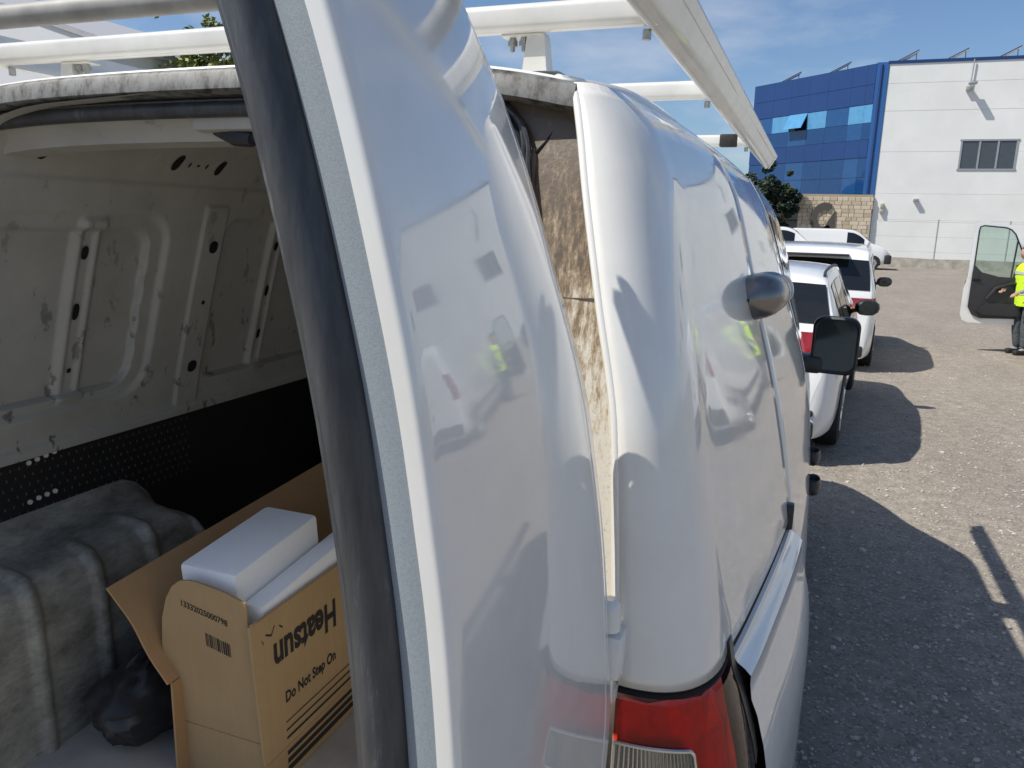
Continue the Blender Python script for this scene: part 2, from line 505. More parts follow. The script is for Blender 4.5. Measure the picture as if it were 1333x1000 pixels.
def side_x(y, z):
    a, b, c, d = interp(TA, z), interp(TB, z), interp(TC_, z), interp(TD, z)
    v = interp([(0.12, a), (0.30, lerp(a, b, .34)), (0.8, b), (1.6, c), (2.6, d), (3.0, d)], y)
    if y > 3.0: v -= 0.30 * sstep(3.0, 4.7, y) ** 2
    return v
YR = [(.28, -.03), (.6, -.02), (1.2, 0), (1.3, .002), (1.5, .012), (1.6, .024), (1.7, .042), (1.8, .066), (1.9, .095), (2.0, .13), (2.06, .155)]
def yr(z): return interp(YR, z)
ET = [(.28, .02), (1.0, .03), (1.21, .031), (1.31, .025), (1.54, .006), (1.7, -.030), (1.85, -.066), (1.92, -.082), (1.98, -.10), (2.02, -.125)]
def edge_x(z): return interp(ET, z)
def corner(z, t, r=0.17):
    """rounded rear corner, t 0 at the door edge .. 1 on the side"""
    y0, y1 = yr(z), yr(z) + r
    x0, x1 = edge_x(z), side_x(y1, z)
    a = t * math.pi / 2
    e = 0.85
    return (x0 + (x1 - x0) * math.sin(a) ** e, y0 + (y1 - y0) * (1 - math.cos(a) ** e), z)
def roof_xr(y): return lerp(edge_x(1.985), side_x(max(y, .3), 1.985), sstep(.13, .34, y)) - .002
def roof_z(x, y):
    u = min(1, abs(x - XC) / (roof_xr(y) - XC))
    return 1.984 + (.072 - .030 * (1 - sstep(0.1, 0.5, y)) - .05 * sstep(2.2, 3.0, y)) * (1 - u ** 5) * (1 - .28 * u * u)

ZR = 1.165                                     # height of the sliding door rail
TOP = 2.0
def side_rows(y0, y1, z0, z1, ny, nz, off=0.0, m=False):
    rows = []
    for y in lin(y0, y1, ny):
        rows.append([(mir(side_x(y, z) + off) if m else side_x(y, z) + off, y, z) for z in lin(z0, z1, nz)])
    return rows
# rear quarter panel with the rounded corner pillar
LAMP_TOP = 1.185
rows = []
for t in lin(0, 1, 15):
    zl = 1.188 - 0.014 * t
    rows.append([corner(z, t) for z in lin(zl, 1.985, 44)])
for w_ in lin(0, 1, 18)[1:]:
    rows.append([(side_x(lerp(yr(z) + .17, .796, w_), z), lerp(yr(z) + .17, .796, w_), z) for z in lin(1.174, 1.985, 44)])
quarter = grid_obj('quarter_panel', rows, 'white_paint', van, flip=True)
sol = quarter.modifiers.new('thickness', 'SOLIDIFY'); sol.thickness = 0.006; sol.offset = -1
# rolled bead along the pillar edge
b = MB(); b.tube([Vector(corner(z, 0)) + Vector((-.002, .006, 0)) for z in lin(1.195, 1.97, 40)], 0.007, 10)
b.obj('pillar_bead', 'white_paint', van)
# lower quarter with ledge under the rail and wheel bulge
def low_x(y, z):
    up = side_x(y, ZR)
    k = sstep(0.0, .03, ZR - .012 - z)
    bulge = 0.016 * math.exp(-((y - .55) / .5) ** 2) * sstep(.02, .12, ZR - z)
    return max(side_x(y, z) + bulge, up + .030 * k) if z > 1.0 else side_x(y, z) + bulge + .002
rows = []
for y in lin(0.20, 0.796, 22):
    rows.append([(side_x(y, ZR) - .012, y, ZR - .010)] + [(low_x(y, z), y, z) for z in [ZR - .012, ZR - .016, ZR - .022, ZR - .03, ZR - .04, ZR - .055, ZR - .08] + lin(1.06, .30, 16)])
lowq = grid_obj('lower_quarter_panel', rows, 'white_paint', van)
# rail slot: a black channel between the two
b = MB(); b.prism([(side_x(y, ZR) - .004, y) for y in lin(.17, .80, 10)] + [(side_x(y, ZR) - .05, y) for y in reversed(lin(.17, .80, 10))], ZR - .012, 1.178, lambda a, c, d: (a, c, d))
b.obj('door_rail', 'gap_black', van)
b = MB(); b.box((side_x(.8, ZR) - .03, .765, ZR - .01), (side_x(.8, ZR) + .006, .797, ZR + .045), .004)
b.obj('rail_end_cap', 'dark_plastic', van)
# dark gasket between lamp and panel
b = MB(); b.prism([(side_x(.185, z) + .002, z) for z in lin(1.0, 1.19, 6)] + [(side_x(.185, z) - .04, z) for z in reversed(lin(1.0, 1.19, 6))], .168, .205, lambda a, c, d: (a, d, c))
b.obj('lamp_gasket', 'dark_plastic', van)
# sliding door and cab door, fender, each with a gap
def side_panel(name, y0, y1, z0=.32, z1=1.985, ny=14, nz=44, m=False, mat='white_paint'):
    o = grid_obj(name, side_rows(y0, y1, z0, z1, ny, nz, 0, m), mat, van, flip=not m)
    s = o.modifiers.new('thickness', 'SOLIDIFY'); s.thickness = 0.02; s.offset = -1
    return o
side_panel('sliding_door', .802, 1.640)
side_panel('cab_door', 1.646, 2.75)
# left side, one plain cargo side plus cab door
side_panel('left_side_panel', .05, 1.640, m=True)
side_panel('cab_door', 1.646, 2.75, m=True)
# black backing behind the shut lines
for m_ in (False, True):
    grid_obj('shut_line_backing', side_rows(.30, 2.74, .40, 1.94, 14, 20, -.026, m_), 'gap_black', van, flip=m_)
# front: fenders, bonnet, windscreen by columns
def top_front(y): return interp([(2.75, 1.985), (2.95, 1.93), (3.35, 1.62), (3.72, 1.30), (3.80, 1.25), (4.2, 1.14), (4.5, 1.0), (4.62, .80), (4.66, .5)], y)
rows = []
for y in [2.756, 2.85, 2.95, 3.05, 3.15, 3.25, 3.35, 3.5, 3.65, 3.72, 3.80, 3.95, 4.1, 4.25, 4.4, 4.5, 4.56, 4.6, 4.64, 4.66]:
    zt = top_front(y); half = []
    for k in lin(0, 1, 14):
        z = lerp(.30, zt - .05, k); half.append((side_x(y, z), z))
    xe = half[-1][0]
    for k, dz in ((.96, -.02), (.85, -.004), (.5, .006), (0, .012)): half.append((XC + (xe - XC) * k, zt + dz))
    rows.append([(x, y, z) for x, z in half] + [(mir(x), y, z) for x, z in reversed(half[:-1])])
nfr = grid_obj('front_body', rows, 'white_paint', van)
b = MB(); b.add(rows[-1], [tuple(range(len(rows[-1])))]); b.obj('front_bumper', 'trim_black', van)
rows = []
for y in lin(3.02, 3.66, 8):
    zt = top_front(y)
    xe = side_x(y, zt - .05) - .10
    rows.append([(XC + (xe - XC) * k, y - .006, zt + .012 + .008 * (1 - k * k)) for k in lin(-1, 1, 9)])
grid_obj('windscreen', rows, 'dark_glass', van)
for m_ in (False, True):
    grid_obj('cab_window', side_rows(1.80, 2.66, 1.30, 1.84, 8, 10, .003, m_), 'dark_glass', van, flip=m_)
# roof skin
rows = []
for y in [.135, .15, .18, .24, .35, .6, 1.0, 1.5, 2.0, 2.4, 2.6, 2.756]:
    r_ = []
    for k in lin(-1, 1, 41):
        kk = math.copysign(abs(k) ** .6, k); x = XC + kk * (roof_xr(y) - XC)
        r_.append((x, y, roof_z(x, y)))
    rows.append(r_)
roof = grid_obj('roof', rows, 'white_paint', van, flip=False)
s_ = roof.modifiers.new('thickness', 'SOLIDIFY'); s_.thickness = .012; s_.offset = 0
# smooth raised cover along the rear of each roof edge
for m_ in (False, True):
    ys_ = lin(.15, .78, 18)
    pts = [(roof_xr(y) - .030, y, roof_z(roof_xr(y) - .030, y) + .001) for y in ys_]
    rr = [.003 + .015 * math.sin(math.pi * (.08 + .84 * k / 17)) ** .6 for k in range(18)]
    b = MB(); b.tube([(mir(p[0]), p[1], p[2]) if m_ else p for p in pts], rr, 12); b.obj('roof_edge_cover', 'white_paint', van)

# rear aperture: ring face, lip, rubber seal
def ring_pts(inset_x, inset_z, n=34):
    right = []
    rad = .085
    zt_c = 2.015 - inset_z
    for z in lin(.45, zt_c - rad, n): right.append((edge_x(z) - inset_x, z))
    x0 = edge_x(zt_c - rad) - inset_x
    for a in lin(0, math.pi / 2, 10)[1:]:
        x = x0 - rad * (1 - math.cos(a)); zc = zt_c - rad + rad * math.sin(a)
        right.append((x, zc))
    xe = right[-1][0]
    top = []
    for k in lin(0, 1, 14)[1:]:
        x = lerp(xe, XC, k); top.append((x, zt_c + (roof_z(x, .3) - roof_z(xe, .3)) * .8))
    half = right + top
    return half + [(mir(x), z) for x, z in reversed(half[:-1])]
def ring3(ix, iz, dy): return [(x, yr(min(z, 2.03)) + dy, z) for x, z in ring_pts(ix, iz)]
outer = [(x, yr(min(z, 2.03)) + .012, z) for x, z in ring_pts(.004, .040)]
grid_obj('rear_jamb', [outer, ring3(.010, .042, .020), ring3(.018, .044, .034), ring3(.075, .046, .040), ring3(.105, .048, .044), ring3(.112, .050, .08)], 'jamb_paint', van)
# grey lip of the roof over the opening
r0 = [p for p in ring3(.0, -.03, -.002) if p[2] > 1.90]
lipx = lin(-.098, mir(-.098), 61)
def lz(x, d): return roof_z(x, .14) + d
grid_obj('roof_rear_lip', [[(x, .142, lz(x, .004)) for x in lipx], [(x, .126, lz(x, .001)) for x in lipx], [(x, .119, lz(x, -.006)) for x in lipx],
                           [(x, .115, lz(x, -.032)) for x in lipx], [(x, .128, lz(x, -.037)) for x in lipx], [(x, .16, lz(x, -.037)) for x in lipx]], 'roof_lip_paint', van, sharp=60)
b = MB(); b.tube(ring3(.112, .058, .040), .014, 10, caps=False); seal_b = b.obj('aperture_seal', 'black_rubber', van)
for k in range(2):
    b = MB(); b.tube(ring3(.098 - .008 * k, .038 + .009 * k, .034 - .004 * k), .0035, 6, caps=False); b.obj('seal_lip', 'black_rubber', seal_b).matrix_parent_inverse = Matrix.Identity(4)
grid_obj('aperture_inner_lip', [ring3(.108, .070, .05), ring3(.106, .082, .075), ring3(.104, .108, .095), ring3(.10, .112, .16)], 'cargo_paint', van)
# crack and grime line on the jamb
b = MB(); b.tube([(edge_x(1.70) - .012, yr(1.70) + .031, 1.700), (edge_x(1.70) - .05, yr(1.70) + .038, 1.698), (edge_x(1.70) - .10, yr(1.70) + .042, 1.701)], .0014, 5); b.obj('jamb_crack', 'bark', van)
b = MB(); b.tube([(edge_x(z) - .085 + .004 * math.sin(z * 40), yr(z) + .041, z) for z in lin(1.25, 1.9, 40)], [.004 + .002 * math.sin(k * 1.7) for k in range(40)], 6); b.obj('grime_line', 'bark', van)
pts = [(x, yr(z) + .040, z) for x, z in ((-.118, 1.965), (-.125, 1.94), (-.142, 1.91), (-.165, 1.885), (-.185, 1.872))]
b = MB(); b.tube(pts, .0025, 6); b.obj('jamb_seam', 'gap_black', van)
# lower jamb plate beside the lamp
rows = [[(x, -.012 + .02 * (k > 0), z) for k, x in enumerate(lin(.022, -.10, 4))] for z in lin(.50, 1.19, 10)]
grid_obj('jamb_plate', rows, 'white_paint', van, flip=True)
# right inner return of the corner pillar
rows = [[(edge_x(z) - .002, yr(z) + d, z) for d in (.0, .02, .045)] for z in lin(1.19, 1.96, 20)]
grid_obj('pillar_return', rows, 'white_paint', van)
rows = [[(x, yr(1.19) + d, 1.192) for d in (.0, .10)] for x in lin(-.01, .15, 5)]

# tail lamp
def lamp_pt(z, t, off=0.0):
    x, y, _ = corner(z, t, .16)
    nx, ny = math.sin(t * math.pi / 2), -math.cos(t * math.pi / 2)
    return (x + nx * off, y + ny * off, z)
def ztop(t): return 1.178 - .014 * t
def lamp_patch(t0, t1, z0, z1, off, nt=14, nz=10, follow=False):
    rows = []
    for t in lin(t0, t1, nt):
        zt = ztop(t) - .006 if follow else z1
        rows.append([lamp_pt(z, t, off) for z in lin(z0, zt, nz)])
    return rows
lampo = grid_obj('tail_lamp', lamp_patch(0, 1, .62, 1.18, -.022, 16, 16, True), 'lamp_red_reflector', van, flip=True)
lampo['label'] = 'red tail lamp with clear ribbed reversing lens'
# frame ring: dark top edge
b = MB()
b.tube([lamp_pt(ztop(t) + .003, t, -.002) for t in lin(0, 1, 18)], .0045, 8)
b.obj('lamp_rim', 'gap_black', lampo)
# faceted reflector under the lens
V, F = [], []
rl = random.Random(11)
nt_, nz_ = 7, 9
zz = lin(.64, 1.17, nz_)
for i, t in enumerate(lin(.02, .93, nt_)):
    for j, z in enumerate(zz):
        V.append(lamp_pt(min(z, ztop(t) - .012), t, -.017 + .011 * rl.random()))
F = []
for i in range(nt_ - 1):
    for j in range(nz_ - 1):
        a, b_, c, d = i * nz_ + j, (i + 1) * nz_ + j, (i + 1) * nz_ + j + 1, i * nz_ + j + 1
        F += [(a, b_, c), (a, c, d)] if (i + j) % 2 else [(a, b_, d), (b_, c, d)]
mesh_obj('reflector', V, F, 'lamp_red_reflector', lampo, smooth=False)
grid_obj('red_lens', lamp_patch(0, 1, .62, 1.18, .006, 18, 16, True), 'red_lens', lampo, flip=True)
# reversing lens window with ribs
zr0, zr1 = 1.045, 1.108
fr = MB()
def tl(t): return -.035 * t * t
loop = [lamp_pt(zr0 + tl(t), t, .008) for t in lin(.0, .40, 12)] + [lamp_pt(z + tl(.42), .42, .008) for z in lin(zr0 + .006, zr1 - .006, 6)] + [lamp_pt(zr1 + tl(t), t, .008) for t in reversed(lin(.0, .40, 12))]
fr.tube(loop, .0028, 6); fr.obj('lens_frame', 'lamp_silver', lampo)
grid_obj('reversing_reflector', [[lamp_pt(z + tl(t), t, .0068) for z in lin(zr0, zr1, 4)] for t in lin(0, .41, 14)], 'lamp_silver', lampo, flip=True)
rb = MB()
for k in range(20):
    t = .012 + .0205 * k
    rb.tube([lamp_pt(zr0 + .003 + tl(t), t, .0078), lamp_pt(zr1 - .003 + tl(t), t + .004, .0078)], .0022, 6)
rb.obj('reversing_lens_ribs', 'clear_lens', lampo)['kind'] = 'stuff'
# rear bumper and body below the lamp
b = MB()
b.box((mir(.18), -.05, .30), (.18, .10, .56), .03); b.obj('rear_bumper', 'dark_plastic', van)
grid_obj('lower_corner', [[corner(z, t) for z in lin(.32, .62, 8)] for t in lin(0, 1, 10)], 'white_paint', van, flip=True)

# ---- the open rear door (hinge side s = .04, free edge s = .55 behind the body)
XH = [(.62, .03), (.9, .038), (1.1, .037), (1.209, .030), (1.315, .022), (1.417, .011), (1.553, -.011), (1.682, -.035), (1.825, -.078), (1.929, -.119), (2.05, -.178)]
XF = [(.62, .046), (1.0, .052), (1.3, .049), (1.46, .041), (1.545, .034), (1.61, .0255), (1.688, .0135), (1.79, -.0085), (1.846, -.0225), (1.915, -.043), (2.0, -.074), (2.05, -.095)]
def s_h(z): return .034 + .044 * sstep(1.55, 1.76, z) + .085 * sstep(1.22, .98, z)
def skin(z, s):
    """outer skin at distance s behind the hinge edge"""
    sh = s_h(z); u = max(0, min(1, (s - sh) / (.538 - sh)))
    g = u * (1 + .42 * (1 - u))
    x = lerp(interp(XH, z), interp(XF, z), g)
    q = (s - sh - .040) / .004
    x -= .0014 * math.exp(-q * q) + .0022 * sstep(.040, .010, s - sh) * sstep(1.16, 1.26, z)
    return Vector((x, -s, z))
zs = lin(.64, 2.045, 90)
rows = []
for z in zs:
    xf, sh = interp(XF, z), s_h(z)
    x0 = skin(z, sh).x
    r_ = [Vector((x0 - .014, -sh - .003, z)), Vector((x0 - .007, -sh + .001, z)), Vector((x0 - .002, -sh - .0005, z))]
    for d in (.003, .007, .012, .018, .024, .029, .033, .036, .038, .040, .042, .044, .047, .051, .056): r_.append(skin(z, sh + d))
    for u in lin(0, 1, 30)[1:]: r_.append(skin(z, lerp(sh + .056, .538, u)))
    for a in lin(0, math.pi / 2, 7)[1:]:
        r_.append(Vector((xf - .006 * (1 - math.cos(a)), -.538 - .006 * math.sin(a), z)))
    r_.append(Vector((xf - .010, -.5446, z)))
    r_.append(Vector((xf - .0145, -.545, z)))
    r_.append(Vector((xf - .0150, -.541, z)))
    rows.append(r_)
# rounded top corner: close the shell with a top cap
door = grid_obj('rear_door', rows, 'white_paint', van, flip=False, sharp=50)
door['label'] = 'open rear door in glossy white paint'
def sub(o): o.matrix_parent_inverse = Matrix.Identity(4); return o
rows = [[Vector((interp(XF, z) - d, -y, z)) for d, y in ((.0148, .541), (.0152, .5435), (.018, .5442), (.026, .5444), (.034, .5440), (.038, .542))] for z in zs]
grid_obj('door_edge_flange', rows, 'door_edge_primer', door, flip=False)
rows = []
for z in zs:
    xf = interp(XF, z); r_ = []
    for k in range(11):                       # rubber bulb, slightly flattened, with a soft ridge
        a = math.pi * k / 10
        rx, ry = .0185, .016 + .0015 * math.sin(z * 23) * 0
        r_.append(Vector((xf - .0545 + rx * math.cos(a), -.540 - ry * math.sin(a) * (1.0 - .22 * math.cos(2 * a)), z)))
    rows.append(r_)
grid_obj('door_seal', rows, 'black_rubber', door, flip=False)
b = MB(); b.tube([Vector((interp(XF, z) - .0735, -.538, z)) for z in lin(.66, 2.04, 50)], .005, 8); b.obj('seal_fin', 'black_rubber', door)
rows = [[Vector((interp(XF, z) - .076, -.535, z)), Vector((interp(XF, z) - .080, -.50, z)), Vector((skin(z, .30).x - .07, -.30, z)), Vector((interp(XH, z) - .068, -.17, z)), Vector((interp(XH, z) - .058, -s_h(z) - .016, z)), Vector((interp(XH, z) - .050, -s_h(z) - .006, z)), Vector((interp(XH, z) - .022, -s_h(z) - .002, z))] for z in lin(.64, 2.045, 40)]
grid_obj('inner_panel', rows, 'ceiling_white', door, flip=True)
# hinge side flange: thin lit lip and hem
b = MB(); b.tube([Vector((interp(XH, z) - .0185, -s_h(z) + .003, z)) for z in lin(1.22, 2.03, 50)], .0035, 8); b.obj('hem_lip', 'jamb_paint', door)
b = MB(); b.tube([Vector((interp(XH, z) - .030, -s_h(z) + .008, z)) for z in lin(1.22, 2.03, 50)], .006, 8); b.obj('hinge_side_seal', 'black_rubber', door)
# hinge on the pillar
b = MB()
hx, hy = .020, -.020
b.lathe([(.0, 1.352), (.008, 1.352), (.013, 1.346), (.0145, 1.338), (.0145, 1.309), (.0, 1.307)], 16, Matrix.Translation((hx, hy, -.03)))
hg = b.obj('hinge', 'white_paint', van, sharp=35)
b = MB(); b.lathe([(.0, 1.24), (.012, 1.24), (.012, 1.205), (.0, 1.203)], 16, Matrix.Translation((hx - .002, hy, -.03)))
sub(b.obj('hinge_pin', 'white_paint', hg, sharp=35))
b = MB(); b.box((hx - .018, hy - .014, 1.212), (hx + .019, hy + .045, 1.274), .005); b.obj('hinge_knuckle', 'white_paint', van)
b = MB(); b.box((hx - .035, hy + .004, 1.17), (hx + .012, hy + .03, 1.19), .003); b.obj('hinge_bracket', 'jamb_paint', van)

# unseen left rear door, open square; hinge edge extended to block sun
rows = [[Vector((mir(interp(XH, z)) - .02 - .05 * math.sin(k * math.pi / 2), lerp(yr(z) - .02, -.85, k), z)) for k in lin(0, 1, 12)] for z in lin(.64, 2.045, 24)]
ld = grid_obj('rear_door', rows, 'white_paint', van)
s_ = ld.modifiers.new('thickness', 'SOLIDIFY'); s_.thickness = .06; s_.offset = 0

# ---- cup handles, mirror, lock
for k, (yy, zz_) in enumerate(((1.50, 1.035), (1.72, 1.065))):
    b = MB()
    x = side_x(yy, zz_)
    m4 = Matrix.Translation((x + .008, yy, zz_)) @ Matrix.Diagonal((.78, 1.6, .85, 1))
    b.lathe([(.0, -.034), (.016, -.033), (.026, -.024), (.031, -.008), (.030, .012), (.026, .026), (.023, .024), (.021, .008), (.0, -.006)], 18, m4)
    b.obj('door_handle', 'dark_plastic', van)
def rr_poly(wd, ht, rad, n=6, skew=0.0):
    p = []
    for cx, cy, a0 in ((wd / 2 - rad, ht / 2 - rad, 0), (-wd / 2 + rad, ht / 2 - rad, 90), (-wd / 2 + rad, -ht / 2 + rad, 180), (wd / 2 - rad, -ht / 2 + rad, 270)):
        for k in range(n + 1):
            a = R(a0 + 90 * k / n); p.append((cx + rad * math.cos(a) + skew * (cy / ht), cy + rad * math.sin(a)))
    return p
MX, MY, MZ = .352, 2.6, 1.312
V = []; pl = rr_poly(.185, .245, .045)
layers = [(.86, .004), (.93, .0), (1.0, .006), (1.02, .03), (.96, .07), (.78, .105), (.4, .125)]
for sc_, dy in layers: V += [(MX + a * sc_, MY + dy - .16 * (a * sc_) , MZ + c * sc_) for a, c in pl]
n_ = len(pl)
F = grid_faces(len(layers), n_, 0, True, True) + [tuple((len(layers) - 1) * n_ + k for k in range(n_))]
mirr = mesh_obj('wing_mirror', V, F, 'dark_plastic', van)
V = [(MX + a * .86, MY + .003 - .16 * a * .86, MZ + c * .86) for a, c in pl]
mesh_obj('mirror_glass', V, [tuple(reversed(range(n_)))], 'mirror_glass', mirr, smooth=False)
b = MB(); b.box((side_x(2.62, 1.22) - .03, 2.60, 1.185), (MX - .04, 2.72, 1.262), .02); b.obj('mirror_arm', 'dark_plastic', mirr)
# grey puck lock bridging the shut line
LY, LZ = .80, 1.655
lx = side_x(LY, LZ); sl = (side_x(LY, LZ + .05) - side_x(LY, LZ - .05)) / .1
nrm = Vector((1, -.07, -sl)).normalized()
tz = Vector((0, 0, 1)) - nrm * nrm.z; tz.normalize(); ty = nrm.cross(tz) * -1
if ty.y < 0: ty = -ty
def lockpart(name, y0, y1, dish):
    rows = []
    for k in lin(0, 1, 10):
        yv = lerp(y0, y1, k)
        d = abs(yv) / .125
        rr = max(.004, .047 * math.sqrt(max(0, 1 - d ** 5))); hh = max(.004, .068 * math.sqrt(max(0, 1 - d ** 4.5)))
        r_ = []
        for a in lin(-math.pi / 2, math.pi / 2, 15):
            h = hh * math.cos(a) ** .75 if math.cos(a) > 1e-6 else 0
            r_.append(Vector((lx, LY, LZ)) + ty * yv + tz * (rr * math.sin(a)) + nrm * (h + .002))
        rows.append(r_)
    o = grid_obj(name, rows, 'lock_metal', van, flip=True)
    return o
lk1 = lockpart('security_lock', -.125, -.004, False); lk1['label'] = 'grey metal half of the side door lock'
lk2 = lockpart('security_lock', .004, .125, True)
b = MB(); c_ = Vector((lx, LY, LZ)) + ty * .045 + nrm * .050 + tz * .002; dn = (nrm * .8 - ty * .6).normalized()
mm = Matrix.Translation(c_) @ dn.to_track_quat('Z', 'Y').to_matrix().to_4x4()
b.lathe([(.030, -.006), (.030, .006), (.026, .0085), (.021, .006), (.012, -.002), (.0, -.004)], 22, mm); sub(b.obj('lock_dish', 'alloy', lk2))

# ---- wheels
def wheel(parent, c, r, wd, axis_sign, ws=False):
    m4 = Matrix.Translation(c) @ Matrix.Rotation(R(90) * axis_sign, 4, 'Y')
    b = MB(); b.lathe([(r * .62, wd / 2), (r * .8, wd / 2 + .006), (r * .95, wd / 2 - .008), (r, wd / 2 - .035), (r, -wd / 2 + .035), (r * .95, -wd / 2 + .01), (r * .6, -wd / 2)], 30, m4)
    t = b.obj('wheel', 'tyre_rubber', parent)
    b = MB(); b.lathe([(r * .63, wd / 2 - .004), (r * .60, wd / 2 + .004), (r * .55, wd / 2 - .02), (r * .3, wd / 2 - .03), (r * .14, wd / 2 - .005), (.0, wd / 2 - .004)], 30, m4)
    ri = b.obj('rim', 'alloy', t); ri.matrix_parent_inverse = Matrix.Identity(4)
    sp = MB()
    for k in range(5):
        a = 2 * math.pi * k / 5
        sp.tube([m4 @ Vector((math.cos(a) * r * .14, math.sin(a) * r * .14, wd / 2 - .008)), m4 @ Vector((math.cos(a) * r * .58, math.sin(a) * r * .58, wd / 2 - .006))], r * .055, 6)
    s2 = sp.obj('rim_spokes', 'alloy', t); s2.matrix_parent_inverse = Matrix.Identity(4)
    return t
for yy in (.85, 3.75):
    for m_ in (False, True):
        x = .195 if yy < 2 else .13
        wheel(van, (mir(x) if m_ else x, yy, .32), .32, .19, -1 if m_ else 1)
    
# ---- cargo space
# left side lining with pressed bays and ribs
def rrect(y, z, y0, y1, z0, z1, rad, soft):
    dx = max(y0 + rad - y, y - (y1 - rad), 0); dz = max(z0 + rad - z, z - (z1 - rad), 0)
    return 1 - sstep(rad - soft, rad, math.hypot(dx, dz))
def wall_x(z):
    return interp([(.5, -1.47), (1.0, -1.47), (1.25, -1.455), (1.5, -1.405), (1.78, -1.335), (1.88, -1.305), (1.94, -1.25), (1.978, -1.12), (1.992, -.85)], z)
def wall_d(y, z):
    d = 0.0
    yy = y - .06 * (z - 1.55)
    d -= .012 * rrect(yy, z, .05, .655, 1.315, 1.80, .09, .02)
    d -= .020 * rrect(yy, z, .09, .60, 1.352, 1.758, .06, .007)
    d += .015 * rrect(yy, z, .375, .465, 1.33, 1.79, .02, .02)
    d -= .007 * rrect(yy, z, .398, .442, 1.36, 1.76, .012, .012)
    d -= .028 * rrect(yy, z, .855, 1.55, 1.315, 1.785, .05, .009)
    d += .015 * rrect(yy, z, 1.075, 1.155, 1.30, 1.79, .02, .018)
    d -= .007 * rrect(yy, z, 1.095, 1.135, 1.33, 1.76, .012, .012)
    d += .007 * rrect(yy, z, .755, .85, 1.25, 1.82, .012, .008)
    d += .010 * sstep(1.255, 1.245, z)
    d += .006 * sstep(1.87, 1.86, z)
    return d
rows = []
zl_ = lin(1.225, 1.80, 116) + lin(1.805, 1.93, 26)[0:] + lin(1.935, 1.992, 12)
for y in lin(.115, 1.62, 330):
    rows.append([(wall_x(z) + (wall_d(y, z) if z < 1.9 else 0), y, z) for z in zl_])
lining = grid_obj('cargo_side_lining', rows, 'cargo_paint', van, flip=True, sharp=60)
lining['label'] = 'scuffed pressed steel cargo side with ribs'
def slot(name, y, z, wy, hz, tilt=0.0):
    V = []
    for k in range(20):
        a = 2 * math.pi * k / 20
        dy, dz = wy * math.cos(a), hz * math.copysign(abs(math.sin(a)) ** .7, math.sin(a))
        dy2 = dy + tilt * dz
        V.append((wall_x(z + dz) + (wall_d(y + dy2, z + dz) if z < 1.9 else 0) + .0035, y + dy2, z + dz))
    return sub(mesh_obj(name, V, [tuple(range(20))], 'gap_black', lining, smooth=False))
for (y, z, wy, hz) in ((.27, 1.916, .013, .017), (.632, 1.918, .013, .018), (.785, 1.915, .012, .018), (.815, 1.705, .016, .017), (.793, 1.365, .017, .017), (.805, 1.55, .006, .006), (.425, 1.70, .010, .016), (.415, 1.56, .010, .020), (.41, 1.415, .006, .006), (1.125, 1.70, .009, .014), (1.115, 1.56, .008, .018), (1.105, 1.42, .008, .016), (.675, 1.916, .003, .006), (.705, 1.916, .004, .003), (.735, 1.916, .003, .006)):
    slot('slot_hole', y, z, wy, hz, .1)
# ceiling and header
grid_obj('ceiling', [[(x, y, 1.995 + .02 * math.cos((x - XC) / .8)) for x in lin(-.86, .0 - .14, 12)] for y in lin(.17, 1.62, 6)], 'ceiling_white', van)
b = MB(); b.box((-.80, .165, 1.935), (-.58, .215, 1.99), .012); b.obj('latch_bracket', 'cargo_paint', van)
b = MB(); b.tube([(-.765, .19, 1.938), (-.72, .185, 1.926), (-.68, .18, 1.922)], [.008, .014, .012], 8); b.tube([(-.685, .185, 1.927), (-.62, .19, 1.920)], [.010, .012], 8); b.obj('door_latch', 'dark_plastic', van)
b = MB(); b.box((-1.14, 1.02, 1.83), (-1.08, 1.06, 1.87), .006); b.obj('cable_clip', 'dark_plastic', van)
# black lower side, bulkhead, floor, right lining
b = MB(); b.box((-1.475, .06, .45), (-1.455, 1.62, 1.235)); lowp = b.obj('lower_side_panel', 'black_panel', van)
dots = MB()
for i in range(30):
    for j in range(8):
        y = .16 + .022 * i + .011 * (j % 2); z = 1.205 - .022 * j
        if y > .80: continue
        dots.box((-1.456, y - .0022, z - .0034), (-1.4540, y + .0006, z + .0034), .0006)
d_ = sub(dots.obj('perforation', 'perforation_grey', lowp)); d_['kind'] = 'stuff'
for (px_y, px_z) in ((.292, 1.213), (.314, 1.216), (.337, 1.219), (.36, 1.222), (.285, 1.118), (.308, 1.121), (.33, 1.123), (.352, 1.124)):
    b = MB(); b.lathe([(.0, .002), (.0055, .002), (.006, -.002)], 12, Matrix.Translation((-1.4515, px_y, px_z)) @ Matrix.Rotation(R(90), 4, 'Y'))
    sub(b.obj('rivet', 'rack_white', lowp))
b = MB(); b.box((-1.47, 1.62, .45), (-.06, 1.65, 1.96)); b.obj('bulkhead', 'black_panel', van)
b = MB(); b.box((-1.46, .02, .58), (.10, 1.62, .628)); b.obj('cargo_floor', 'plywood', van)
grid_obj('right_lining', [[(side_x(y, z) - .07, y, z) for z in lin(.46, 1.96, 16)] for y in lin(.20, 1.62, 10)], 'ceiling_white', van)
